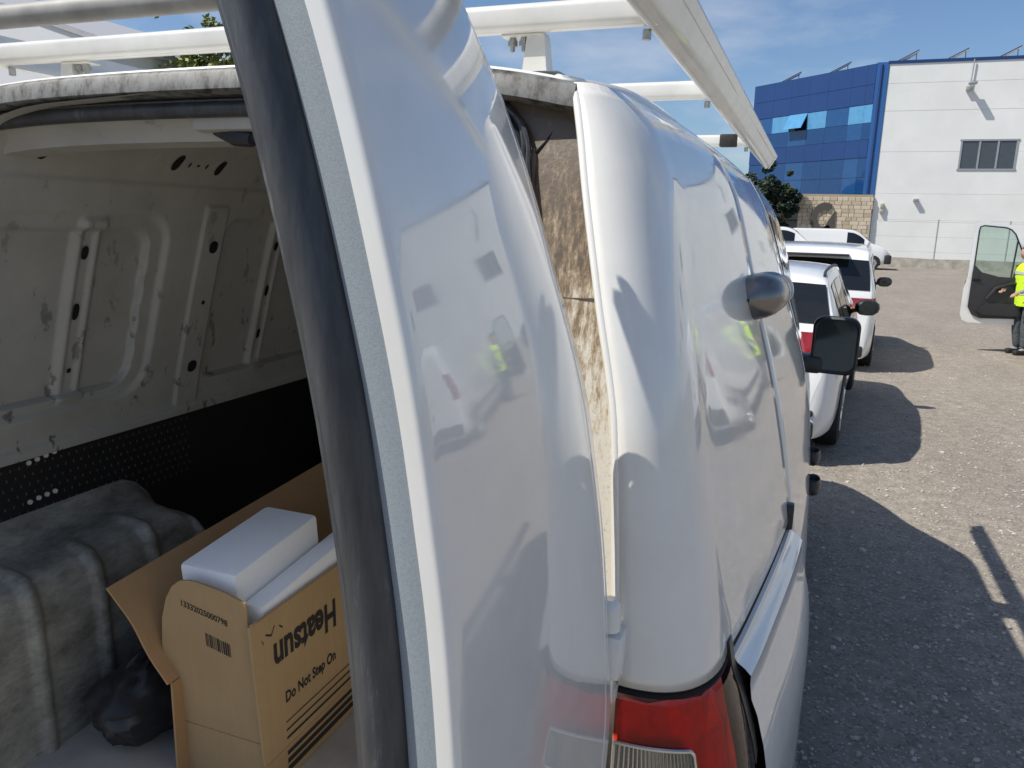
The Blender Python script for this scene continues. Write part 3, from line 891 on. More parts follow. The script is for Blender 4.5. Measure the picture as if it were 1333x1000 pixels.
# wheel arch inside the cargo space
def arch_pt(y, u):
    """u 0 at wall flange .. 1 floor, cross-section across x"""
    e = 1 - sstep(.52, .90, y) ** 1.4
    topz = .47 + (1.045 - .47) * e
    pth = [(-1.452, topz + .045 * e), (-1.435, topz + .022 * e), (-1.405, topz), (-1.335, topz - .012), (-1.285, topz - .022), (-1.262, topz - .05 * e), (-1.252, topz - .10 * e), (-1.245, lerp(topz, .47, .6)), (-1.24, .46)]
    f = u * (len(pth) - 1); i = min(int(f), len(pth) - 2); t = f - i
    x, z = lerp(pth[i][0], pth[i + 1][0], t), lerp(pth[i][1], pth[i + 1][1], t)
    for yc in (-.02, .12, .285, .45, .62):
        g = math.exp(-((y - yc) / .016) ** 4)
        if u > .28: x += .013 * g * sstep(.28, .5, u); z += .010 * g * (1 - sstep(.6, .8, u)) * sstep(.28, .4, u)
    return (x, y, z)
rows = [[arch_pt(y, u) for u in lin(0, 1, 40)] for y in lin(-.0, .93, 120)]
wa = MB(); wa.add([p for r_ in rows for p in r_], grid_faces(120, 40, 0, True))
wa.add(rows[0] + [(-1.452, rows[0][0][1], .46)], [tuple(range(41))])          # closed rear end
grid_end = wa.obj('wheel_arch', 'worn_arch_paint', van, True, 70)
b = MB(); b.tube([(-1.452, .01 + .006 * k, arch_pt(.01 + .006 * k, 0)[2]) for k in range(0, 150, 6)], .004, 6); sub(b.obj('weld_seam', 'worn_arch_paint', grid_end))

# ---- roof rack: cross bars, side rails, roller, feet
rack = mesh_obj('roof_rack', [], [], 'rack_white', van) if False else None
def bar(y, z, r=.021):
    pts = [(mir(-.035), y, z), (-.035, y, z)]
    prof = rr_poly(.036, .043, .012, 4)
    V = []
    for x in lin(pts[0][0], pts[1][0], 12): V += [(x, y + a, z + c) for a, c in prof]
    n = len(prof)
    return mesh_obj('rack_crossbar', V, grid_faces(12, n, 0, False, True), 'rack_white', van)
bars = [bar(y, 2.122) for y in (.335, 1.085, 2.27)]
def foot(x, y, s, parent):
    b = MB(); zb = roof_z(x, y) - .002
    V = []
    for zz_, wx, wy in ((zb, .026, .020), (zb + .02, .021, .018), (2.095, .015, .016), (2.102, .012, .016)):
        for a, c in ((-1, -1), (1, -1), (1, 1), (-1, 1)): V.append((x + a * wx, y + c * wy, zz_))
    b.add(V, grid_faces(4, 4, 0, False, True)); b.box((x - .06 if s > 0 else x - .012, y - .018, 2.0965), (x + .012 if s > 0 else x + .06, y + .018, 2.1005), .0015)
    f = sub(b.obj('rack_foot', 'rack_white', parent))
    f.matrix_parent_inverse = Matrix.Identity(4)
    for k in (0, 1):
        xx = x - s * (.024 + .02 * k)
        h = MB(); h.lathe([(.0, 2.074), (.004, 2.075), (.0045, 2.083), (.0085, 2.083), (.0085, 2.091), (.0055, 2.0965)], 6, Matrix.Translation((xx, y - .004, 0)))
        sub(h.obj('bolt', 'zinc', parent))
for k, bb in enumerate(bars):
    foot(-.235, bb.data.vertices[0].co.y + .018 - .018, 1, bb); foot(mir(-.235), bb.data.vertices[0].co.y, -1, bb)
# black tape on the front bar
b = MB(); b.box((-.155, 2.27 - .021, 2.0985), (-.085, 2.27 + .021, 2.1455), .008); sub(b.obj('tape_wrap', 'tape_black', bars[2]))
def side_rail(m_):
    prof = [(-.032, 2.100), (-.026, 2.096), (-.016, 2.101), (-.002, 2.124), (.010, 2.148), (.0125, 2.149), (.021, 2.166), (.020, 2.172), (.014, 2.172), (-.006, 2.145), (-.030, 2.112)]
    ys = [-.42] + lin(-.3, 3.36, 10) + [3.44]
    V = []
    for i, y in enumerate(ys):
        for x, z in prof:
            xx = x - .020
            yy = y + (.09 * (z - 2.1) / .13 if i == len(ys) - 1 else 0)
            V.append((mir(xx) if m_ else xx, yy, z))
    n = len(prof)
    F = grid_faces(len(ys), n, 0, not m_, True) + [tuple(range(n)), tuple((len(ys) - 1) * n + k for k in range(n))]
    o = mesh_obj('rack_side_rail', V, F, 'rack_white', van, sharp=35)
    for bb in bars:
        y = bb.data.vertices[0].co.y
        h = MB(); h.lathe([(.0, 2.082), (.007, 2.083), (.007, 2.0985), (.0, 2.0985)], 6, Matrix.Translation((mir(-.055) if m_ else -.055, y, 0)))
        sub(h.obj('bolt', 'zinc', bb))
    cp = MB(); cp.prism([(x - .020 + .001, z) for x, z in prof[2:10]], 3.455, 3.52, lambda a, c, d: (mir(a) if m_ else a, d + .69 * (c - 2.1) * .5, c)); sub(cp.obj('rail_end_cap', 'rack_white', o))
side_rail(False); side_rail(True)
b = MB(); b.tube([(mir(-.06), .135, 2.135), (-.06, .135, 2.135)], .020, 16); b.obj('rack_roller', 'rack_grey', van)

# ================================================================== LOAD
def sheet(name, quad, th, mat, parent, n=8, wob=0.0, seed=0, sub_=False):
    """thin corrugated board between four corners (a, b, c, d), gently warped"""
    a, b_, c, d = [Vector(p) for p in quad]; nr = (b_ - a).cross(d - a).normalized()
    V, F = [], []
    for side in (0, 1):
        for i in range(n + 1):
            for j in range(n + 1):
                u, v = i / n, j / n
                p = a.lerp(b_, u).lerp(d.lerp(c, u), v)
                w_ = wob * noise.noise(Vector((u * 2.1 + seed, v * 2.3, seed)))
                V.append(p + nr * (w_ + (th if side else 0)))
    m = n + 1
    F += grid_faces(m, m, 0, True); F += grid_faces(m, m, m * m, False)
    for k in range(n):
        for s0, st in ((0, 1), (n * m, 1), (0, m), (n, m)):
            i0, i1 = s0 + k * st, s0 + (k + 1) * st; F.append((i0, i1, i1 + m * m, i0 + m * m))
    o = mesh_obj(name, V, F, mat, parent, True, 30)
    bm = bmesh.new(); bm.from_mesh(o.data); bmesh.ops.recalc_face_normals(bm, faces=bm.faces); bm.to_mesh(o.data); bm.free(); o.data.set_sharp_from_angle(angle=R(30))
    return o
box = empty('cardboard_box', (-.85, .55, .628), 'open brown cardboard box printed Heatsun, packed with white foam', 'box', ws=True)
sheet('left_flap', [(-.928, .151, .850), (-.933, .978, .850), (-1.060, .996, 1.100), (-1.052, .134, 1.048)], .005, 'cardboard_inner', box, 10, .010, 1)
sheet('left_side', [(-.928, .160, .630), (-.928, .970, .630), (-.928, .970, .850), (-.928, .160, .850)], .005, 'cardboard_inner', box, 4)
rf = sheet('right_flap', [(-.712, .173, .709), (-.712, .943, .709), (-.719, .943, 1.030), (-.719, .153, 1.024)], .005, 'cardboard', box, 10)
rf['label'] = 'printed side with Heatsun lettering upside down'
def rx(z): return -.707 - .007 * (z - .709) / .318 + .0008          # outer face of the printed side
sheet('right_side', [(-.712, .178, .630), (-.712, .943, .630), (-.712, .943, .707), (-.712, .178, .707)], .005, 'cardboard', box, 4)
# end flap with a curved shoulder
poly = [(-.940, .744), (-.955, .84), (-.960, .92), (-.950, .985), (-.932, 1.035), (-.912, 1.066), (-.890, 1.083), (-.868, 1.088), (-.845, 1.088), (-.783, 1.080), (-.732, 1.066), (-.729, .744)]
def ey(z): return .164 + .026 * (1 - (z - .744) / .34)
V = [(x, ey(z), z) for x, z in poly] + [(x, ey(z) + .005, z) for x, z in poly]
n = len(poly)
ef = mesh_obj('end_flap', V, [tuple(range(n)), tuple(reversed(range(n, 2 * n)))] + [(i, (i + 1) % n, (i + 1) % n + n, i + n) for i in range(n)], 'cardboard', box, False)
sheet('end_panel', [(-.955, .197, .630), (-.722, .197, .630), (-.722, .193, .744), (-.955, .193, .744)], .005, 'cardboard', box, 3)
sheet('front_side', [(-.924, .960, .630), (-.717, .960, .630), (-.717, .960, .83), (-.924, .960, .83)], .005, 'cardboard', box, 3)
b = MB()
for k in range(120):
    y = .158 + .0065 * k
    b.tube([(-.7195, y, 1.0255 + .006 * k / 120), (-.7145, y + .0032, 1.0255 + .006 * k / 120), (-.7195, y + .0065, 1.0255 + .006 * k / 120)], .0009, 4, False)
b.obj('fluted_edge', 'cardboard_edge', box)['kind'] = 'stuff'
sub(MB().box((-.7072, .176, .7072), (-.7060, .94, .7090)).obj('fold_crease', 'cardboard_inner', rf))
sub(MB().box((-1.02, .158, .99), (-.99, .20, 1.02), .002).obj('dent', 'cardboard_edge', rf)) if False else None
def settle(o, f):
    for v in o.data.vertices: f(v)
    return sub(o)
def on_side(v): v.co.x = rx(v.co.z)
def on_end(v): v.co.y = ey(v.co.z) - .0008
settle(text_mesh('heatsun_lettering', 'Heatsun', .070, (0, .328, .952), (0, -.95, 0), (0, 0, -1.30), 'ink', rf, .0024), on_side)
settle(text_mesh('handling_lettering', 'Do Not Step On', .029, (0, .338, .808), (0, .92, 0), (0, 0, 1.2), 'ink', rf, .0009), on_side)
for k in range(6):
    zc = .764 - .0185 * k; h = .0014 + .0008 * k
    if zc - h < .711: continue
    V = [(0, .244, zc - h), (0, .78, zc - h), (0, .78, zc + h), (0, .244, zc + h)]
    settle(mesh_obj('printed_stripe', V, [(0, 1, 2, 3)], 'ink', rf, False), on_side)
for k in range(4):
    zc = .692 - .019 * k; h = .0052 + .0009 * k
    if zc - h < .632: continue
    sub(mesh_obj('printed_stripe', [(-.7062, .244, zc - h), (-.7062, .78, zc - h), (-.7062, .78, zc + h), (-.7062, .244, zc + h)], [(0, 1, 2, 3)], 'ink', rf, False))
b = MB()
for (ya, za, yb, zb) in ((.197, .987, .214, .978), (.214, .978, .225, .994), (.185, .980, .190, .971), (.239, .987, .250, .978)):
    w_ = .0022
    b.add([(0, ya, za - w_), (0, yb, zb - w_), (0, yb, zb + w_), (0, ya, za + w_)], [(0, 1, 2, 3)])
settle(b.obj('torn_label', 'ink', rf, False), on_side)
settle(text_mesh('number_lettering', '13332025000798', .0168, (-.838, 0, 1.016), (.98, 0, -.20), (.05, 0, 1.15), 'ink', ef, .0003), on_end)
b = MB(); rb_ = random.Random(2); x = -.840
while x < -.780:
    wbar = rb_.choice((.0014, .0022, .0035)); zc = .962 - .22 * (x + .84)
    b.add([(x, 0, zc - .015), (x + wbar, 0, zc - .015), (x + wbar, 0, zc + .015), (x, 0, zc + .015)], [(0, 1, 2, 3)]); x += wbar + rb_.choice((.0012, .0018, .0026))
settle(b.obj('barcode', 'ink', ef, False), on_end)

def foam(name, lo, hi, label):
    m4 = Matrix.Translation((0, lo[1], hi[2])) @ Matrix.Rotation(R(6), 4, 'X') @ Matrix.Translation((0, -lo[1], -hi[2] + .006))
    return tag(MB().box(lo, hi, .010, m4).obj(name, 'foam_white', None), label, 'foam')
foam('foam_block', (-.920, .195, .76), (-.778, .475, 1.096), 'larger white foam block standing higher in the cardboard box')
foam('foam_block', (-.774, .205, .744), (-.724, .72, 1.034), 'lower white foam block against the printed box side')
cart = MB().box((-1.30, 1.36, .628), (-.80, 1.60, 1.13), .006).obj('carton', 'cardboard', None)
tag(cart, 'closed brown carton in the dark against the bulkhead', 'box')
lb = MB().box((-1.22, 1.352, .93), (-1.05, 1.3585, 1.03)).obj('carton_label', 'tail_red', cart)
tape = MB().box((-1.07, 1.353, .63), (-1.03, 1.3588, 1.13)).obj('packing_tape', 'trim_black', cart)
# black bag between arch and box
rows = []
for i, th in enumerate(lin(0, math.pi, 34)):
    r_ = []
    for k in range(40):
        a = 2 * math.pi * k / 40
        nn = 1 + .07 * noise.noise(Vector((math.cos(a) * 6, math.sin(a) * 6, th * 7))) + .20 * noise.noise(Vector((math.cos(a) * 1.9, math.sin(a) * 1.9, th * 2.1)))
        r_.append((-1.10 + .10 * math.sin(th) * math.cos(a) * nn, .30 + .17 * math.sin(th) * math.sin(a) * nn, .715 + .10 * math.cos(th) * nn))
    rows.append(r_)
tag(mesh_obj('black_bag', [p for r_ in rows for p in r_], grid_faces(34, 40, 0, False, True), 'dark_plastic'), 'crumpled black bag between wheel arch and cardboard box', 'bag')

# ================================================================== OTHER VEHICLES
class Body:
    """lofted car body; y from rear bumper (0) to front (L)"""
    def __init__(s, top, belt, half, zb=.22, tumble=.17, ys=None):
        s.top, s.belt, s.half, s.zb, s.tum = top, belt, half, zb, tumble
        s.ys = ys
    def sec(s, y):
        zt, zb, w_ = interp(s.top, y), s.zb, interp(s.half, y)
        be = min(interp(s.belt, y), zt - .05)
        zb = min(zb, be - .05)
        up = max(0, zt - be); k = min(1, up / .5)
        wt = w_ - .02 - s.tum * k
        P = [(w_ - .07, zb), (w_ - .012, zb + .10 * min(1, (be - zb) / .3)), (w_, lerp(zb, be, .55)), (w_ - .012, lerp(zb, be, .86)), (w_ - .026, be), (lerp(w_ - .03, wt, .5), lerp(be, zt, .45)), (wt, zt - .055 * k - .018), (wt - .05, zt - .012 * k - .004), (wt * .6, zt + .012 * k), (0, zt + .02 * k)]
        return P
    def poly(s, y, n=3):
        P = s.sec(y); out = []
        for i in range(len(P) - 1):
            p0, p1, p2, p3 = P[max(i - 1, 0)], P[i], P[i + 1], P[min(i + 2, len(P) - 1)]
            if i == len(P) - 2: p3 = (-P[-2][0], P[-2][1])
            for k in range(n):
                t = k / n
                out.append(tuple(.5 * (2 * p1[a] + (p2[a] - p0[a]) * t + (2 * p0[a] - 5 * p1[a] + 4 * p2[a] - p3[a]) * t * t + (3 * p1[a] - p0[a] - 3 * p2[a] + p3[a]) * t ** 3) for a in (0, 1)))
        out.append(P[-1]); return out
    def build(s, parent, mat='car_white'):
        rows = []
        for y in s.ys:
            h = s.poly(y); rows.append([(x, y, z) for x, z in h] + [(-x, y, z) for x, z in reversed(h[:-1])])
        n = len(rows[0]); V = [p for r_ in rows for p in r_]
        F = grid_faces(len(rows), n, 0, False) + [tuple(range(n)), tuple((len(rows) - 1) * n + k for k in range(n))]
        o = mesh_obj('body', V, F, mat, parent, True, 42)
        bm = bmesh.new(); bm.from_mesh(o.data); bmesh.ops.recalc_face_normals(bm, faces=bm.faces); bm.to_mesh(o.data); bm.free(); o.data.set_sharp_from_angle(angle=R(42))
        return o
    def xat(s, y, z):
        h = s.poly(y)
        for a, b in zip(h, h[1:]):
            if a[1] <= z <= b[1] and b[1] > a[1]: return lerp(a[0], b[0], (z - a[1]) / (b[1] - a[1]))
        return h[-8][0]
    def side_pane(s, name, y0, y1, mat, parent, sgn, lo=.03, hi=.035, n=10, off=.005, inset0=0, inset1=0):
        rows = []
        for i, y in enumerate(lin(y0, y1, n)):
            be = interp(s.belt, y) + lo; tp = s.sec(y)[6][1] - hi
            if tp < be + .01: tp = be + .01
            rows.append([(sgn * (s.xat(y, z) + off), y, z) for z in lin(be, tp, 6)])
        return grid_obj(name, rows, mat, parent, flip=sgn < 0)
    def top_pane(s, name, y0, y1, mat, parent, frac=.93, n=9, off=.006):
        rows = []
        for y in lin(y0, y1, n):
            d = .004; z0, z1 = interp(s.top, y - d), interp(s.top, y + d)
            nn = Vector((0, -(z1 - z0), 2 * d)).normalized() * off
            wt = s.sec(y)[6][0]; k = min(1, max(0, interp(s.top, y) - interp(s.belt, y)) / .5)
            rows.append([(x * wt * frac, y + nn.y, interp(s.top, y) + .02 * k * (1 - abs(x) ** 2.2) - .006 * k + nn.z) for x in lin(-1, 1, 11)])
        return grid_obj(name, rows, mat, parent)
    def rear_lamp(s, name, za, zb_, f0, parent, sgn, ylen=.22, mat='tail_red', off=.006, z_side=None):
        V, F = [], []
        ya = [y / 400 for y in range(0, 300)]
        def y_at(z):
            for y in ya:
                if interp(s.top, y) >= z: return y
            return .3
        rows = []
        zsr = lin(za, zb_, 6)
        for z in zsr:
            y = y_at(z); r_ = []
            wt = min(s.xat(y + .05, z), interp(s.half, y + .04) - .01)
            for k in lin(f0, 1, 5): r_.append((sgn * wt * k, y - off - .0 * k, z))
            for q in lin(.015, ylen, 6): r_.append((sgn * (s.xat(y + q + .03, z) + off), y + q, z))
            rows.append(r_)
        return grid_obj(name, rows, mat, parent, flip=sgn > 0)
def dense(*seg):
    out = []
    for a, b, n in seg: out += lin(a, b, n)[(1 if out else 0):]
    return out
def mirror_cap(parent, c, sgn, mat_a='dark_plastic', s=1.0):
    b = MB(); m4 = Matrix.Translation(c) @ Matrix.Diagonal((.12 * s, .075 * s, .082 * s, 1))
    b.lathe([(.0, -1), (.55, -.9), (.9, -.5), (1, 0), (.92, .5), (.6, .88), (0, 1)], 16, m4)
    o = b.obj('wing_mirror', mat_a, parent)
    g = MB(); g.lathe([(.0, 0), (.075 * s, 0)], 16, Matrix.Translation((c[0], c[1] - .072 * s, c[2])) @ Matrix.Rotation(R(90), 4, 'X')); g.obj('mirror_glass', 'mirror_glass', o)
    b = MB(); b.tube([(c[0] - sgn * .08 * s, c[1] + .02, c[2] - .03), (c[0] - sgn * .20 * s, c[1] + .05, c[2] - .05)], .022 * s, 8); b.obj('mirror_stalk', 'trim_black', o)
def arch(parent, body, y, r, sgn):
    V = []; cz = r
    for k in lin(0, math.pi, 22):
        yy, z = y + (r + .055) * math.cos(k), cz + (r + .05) * math.sin(k); V.append((sgn * (body.xat(yy, z) + .006), yy, z))
    for k in (lin(0, 1, 8)):
        yy = lerp(y - r - .055, y + r + .055, k); V.append((sgn * (body.xat(yy, .24) + .006), yy, .22))
    return mesh_obj('wheel_arch', V, [tuple(range(len(V)))], 'gap_black', parent, False)

# --- hatchback right in front of the van
def hatchback():
    e = empty('hatchback_car', (-.38, 5.30, gz(0, 6.5)), 'white hatchback parked nose first directly ahead of the van', 'car', 'white vehicles parked in a line ahead', R(-5))
    B = Body([(0, .42), (.02, .60), (.05, .74), (.075, .86), (.11, .98), (.20, 1.13), (.36, 1.31), (.52, 1.425), (.80, 1.475), (1.5, 1.495), (2.1, 1.475), (2.45, 1.40), (3.05, 1.08), (3.2, 1.02), (3.9, .90), (4.15, .78), (4.25, .60), (4.28, .40)],
             [(0, .9), (.15, 1.0), (1.0, .97), (2.8, .90), (3.2, .88), (4.2, .75)],
             [(0, .72), (.06, .80), (.25, .875), (.8, .89), (3.2, .89), (3.9, .85), (4.2, .70), (4.28, .6)], ys=dense((0, .12, 9), (.12, .6, 9), (.6, 2.4, 10), (2.4, 3.2, 7), (3.2, 4.28, 9)))
    B.build(e)
    B.top_pane('rear_window', .175, .44, 'dark_glass', e, .95)
    B.top_pane('windscreen', 2.52, 3.02, 'dark_glass', e, .9)
    for sg in (1, -1):
        B.side_pane('quarter_window', .62, .92, 'dark_glass', e, sg, .05, .03)
        B.side_pane('rear_door_window', .98, 1.62, 'dark_glass', e, sg, .03, .03)
        B.side_pane('front_door_window', 1.68, 2.58, 'dark_glass', e, sg, .03, .03)
        B.rear_lamp('tail_lamp', .85, 1.035, .52, e, sg, .26)
        B.rear_lamp('lamp_chrome_strip', .822, .847, .55, e, sg, .20, 'alloy', .008)
        mirror_cap(e, (sg * .965, 2.58, 1.03), sg)
        b = MB(); b.tube([(sg * (B.sec(y)[7][0] + .005), y, B.sec(y)[7][1] + .006) for y in lin(.60, 2.1, 14)], .012, 8); b.obj('roof_rail', 'trim_black', e)
        for y in (.86, 3.42):
            arch(e, B, y, .315, sg); wheel(e, (sg * .795, y, .315), .315, .20, sg)
        g = MB(); g.box((sg * .63 - .10, -.012, .40), (sg * .63 + .10, .03, .455), .02); g.obj('rear_reflector', 'trim_black', e)
        h = MB(); h.box((sg * .885 - .012, 1.02, .86), (sg * .885 + .012, 1.2, .885), .006); h.obj('door_handle', 'car_white', e)
    b = MB(); b.box((-.74, -.03, .22), (.74, .12, .37), .03); b.obj('lower_bumper', 'trim_black', e)
    b = MB(); b.box((-.26, -.012, .56), (.26, .03, .66), .004); b.obj('number_plate', 'plate', e)
hatchback()
# --- tall estate beyond it
def minivan():
    e = empty('people_carrier', (.19, 10.5, gz(0, 12.2)), 'taller white people carrier with wide rear window, parked ahead of the hatchback', 'car', 'white vehicles parked in a line ahead', R(-4))
    B = Body([(0, .44), (.02, .62), (.04, .80), (.06, .98), (.08, 1.12), (.16, 1.35), (.26, 1.56), (.36, 1.665), (.60, 1.70), (1.8, 1.725), (2.5, 1.69), (2.9, 1.55), (3.55, 1.15), (3.65, 1.10), (4.2, .98), (4.42, .82), (4.5, .55), (4.52, .4)],
             [(0, 1.0), (.15, 1.10), (1.0, 1.06), (3.2, 1.0), (4.4, .8)],
             [(0, .80), (.06, .86), (.25, .905), (.8, .915), (3.6, .91), (4.3, .82), (4.52, .65)], tumble=.13, ys=dense((0, .1, 8), (.1, .4, 9), (.4, 2.8, 11), (2.8, 3.6, 7), (3.6, 4.52, 8)))
    B.build(e)
    B.top_pane('rear_window', .085, .245, 'dark_glass', e, .97)
    B.top_pane('windscreen', 2.95, 3.5, 'dark_glass', e, .9)
    for sg in (1, -1):
        B.side_pane('quarter_window', .42, 1.0, 'dark_glass', e, sg, .04, .05)
        B.side_pane('rear_door_window', 1.06, 1.92, 'dark_glass', e, sg, .03, .05)
        B.side_pane('front_door_window', 1.98, 2.95, 'dark_glass', e, sg, .03, .05)
        B.rear_lamp('tail_lamp', .88, 1.04, .66, e, sg, .30)
        B.rear_lamp('indicator_lens', .88, 1.0, .93, e, sg, .31, 'lamp_amber', .010)
        mirror_cap(e, (sg * 1.0, 3.02, 1.10), sg)
        b = MB(); b.tube([(sg * (B.sec(y)[7][0]), y, B.sec(y)[7][1] + .04) for y in lin(.5, 2.5, 14)], .016, 8); b.obj('roof_rail', 'alloy', e)
        for y in (.85, 3.62):
            arch(e, B, y, .32, sg); wheel(e, (sg * .82, y, .32), .32, .21, sg)
    b = MB(); b.box((-.5, .02, 1.585), (.5, .28, 1.612), .008); b.obj('rear_spoiler', 'trim_black', e)
    b = MB(); b.box((-.26, -.012, .72), (.26, .03, .83), .004); b.obj('number_plate', 'plate', e)
    b = MB(); b.box((-.8, -.03, .24), (.8, .1, .40), .03); b.obj('lower_bumper', 'trim_black', e)
minivan()
# --- panel van seen from the side, near the boundary wall
def panel_van(name, loc, rot, label, group, door_open=False, cat='van', ext=0.0):
    e = empty(name, loc, label, cat, group, rot)
    def X(t): return [(y + (ext if y > 1.2 else 0), z) for y, z in t]
    B = Body(X([(0, .45), (.02, .75), (.04, 1.10), (.06, 1.50), (.10, 1.80), (.18, 1.90), (.40, 1.955), (2.4, 1.965), (3.1, 1.93), (3.45, 1.80), (4.05, 1.32), (4.2, 1.23), (4.6, 1.10), (4.85, .92), (4.97, .65), (5.0, .42)]),
             X([(0, 1.15), (3.0, 1.12), (3.9, 1.06), (4.9, .8)]),
             X([(0, .84), (.06, .91), (.3, .95), (3.9, .95), (4.6, .88), (4.9, .74), (5.0, .6)]), zb=.28, tumble=.13, ys=dense((0, .12, 9), (.12, .5, 5), (.5, 3.1 + ext, 10), (3.1 + ext, 4.2 + ext, 9), (4.2 + ext, 5.0 + ext, 9)))
    B.build(e)
    B.top_pane('windscreen', 3.52 + ext, 4.08 + ext, 'dark_glass', e, .92)
    for sg in (1, -1):
        if not (door_open and sg < 0): B.side_pane('cab_window', 2.90 + ext, 3.72 + ext, 'dark_glass', e, sg, .03, .06)
        B.rear_lamp('tail_lamp', .95, 1.42, .90, e, sg, .10)
        mirror_cap(e, (sg * 1.08, 3.62 + ext, 1.22), sg, s=1.2)
        for y in (.95, 4.18 + ext):
            arch(e, B, y, .33, sg); wheel(e, (sg * .865, y, .33), .33, .21, sg)
        b = MB(); b.box((sg * .93 - .02 if sg > 0 else -.97, .35, .50), (sg * .93 + .04 if sg > 0 else -.91, 2.75 + ext, .60), .012); b.obj('side_moulding', 'trim_black', e)
        b = MB(); b.box((sg * .62 - .12, 4.86 + ext, .70), (sg * .62 + .12, 4.95 + ext, .84), .03); b.obj('head_lamp', 'clear_lens' if False else 'alloy', e)
    b = MB(); b.box((-.88, 4.70 + ext, .30), (.88, 5.04 + ext, .74), .06); b.obj('front_bumper', 'trim_black', e)
    b = MB(); b.box((-.86, -.05, .33), (.86, .10, .52), .03); b.obj('rear_bumper', 'trim_black', e)
    b = MB(); b.box((-.26, -.01, .80), (.26, .03, .91), .004); b.obj('number_plate', 'plate', e)
    for sg in (-1, 1):
        rows = [[(x * sg, .052 + .075 * (z - 1.22), z) for x in lin(.10, .66, 4)] for z in lin(1.22, 1.70, 4)]
        grid_obj('rear_door_window', rows, 'dark_glass', e, flip=sg > 0)
        b = MB(); b.box((sg * .10 - .05, .0, 1.02), (sg * .10 + .05, .03, 1.06), .01); b.obj('rear_handle', 'trim_black', e)
    return e, B
panel_van('panel_van', (-1.08, 43.2, gz(0, 44)), R(-90), 'white panel van with black bumper parked side on by the boundary wall', 'white vans parked across the lot')
def small_van():
    e = empty('small_van', (-3.55, 40.2, gz(0, 44)), 'small white van with side windows, overlapping the rear of the panel van', 'van', 'white vans parked across the lot', R(-90))
    e.scale = (1.08, 1.08, 1.12)
    B = Body([(0, .45), (.03, .9), (.06, 1.3), (.14, 1.66), (.35, 1.76), (2.2, 1.78), (2.6, 1.70), (3.25, 1.22), (3.4, 1.14), (4.0, .98), (4.2, .75), (4.25, .45)],
             [(0, 1.12), (3.0, 1.06), (4.1, .8)], [(0, .78), (.1, .86), (3.4, .87), (4.0, .78), (4.25, .6)], tumble=.13, ys=dense((0, .14, 7), (.14, 2.2, 9), (2.2, 3.4, 9), (3.4, 4.25, 7)))
    B.build(e)
    B.top_pane('windscreen', 2.72, 3.22, 'dark_glass', e, .9)
    for sg in (1, -1):
        B.side_pane('rear_window', 1.2, 1.85, 'dark_glass', e, sg, .04, .06)
        B.side_pane('cab_window', 1.92, 2.72, 'dark_glass', e, sg, .04, .06)
        mirror_cap(e, (sg * 1.0, 2.75, 1.12), sg)
        for y in (.8, 3.4): arch(e, B, y, .31, sg); wheel(e, (sg * .78, y, .31), .31, .19, sg)
small_van()
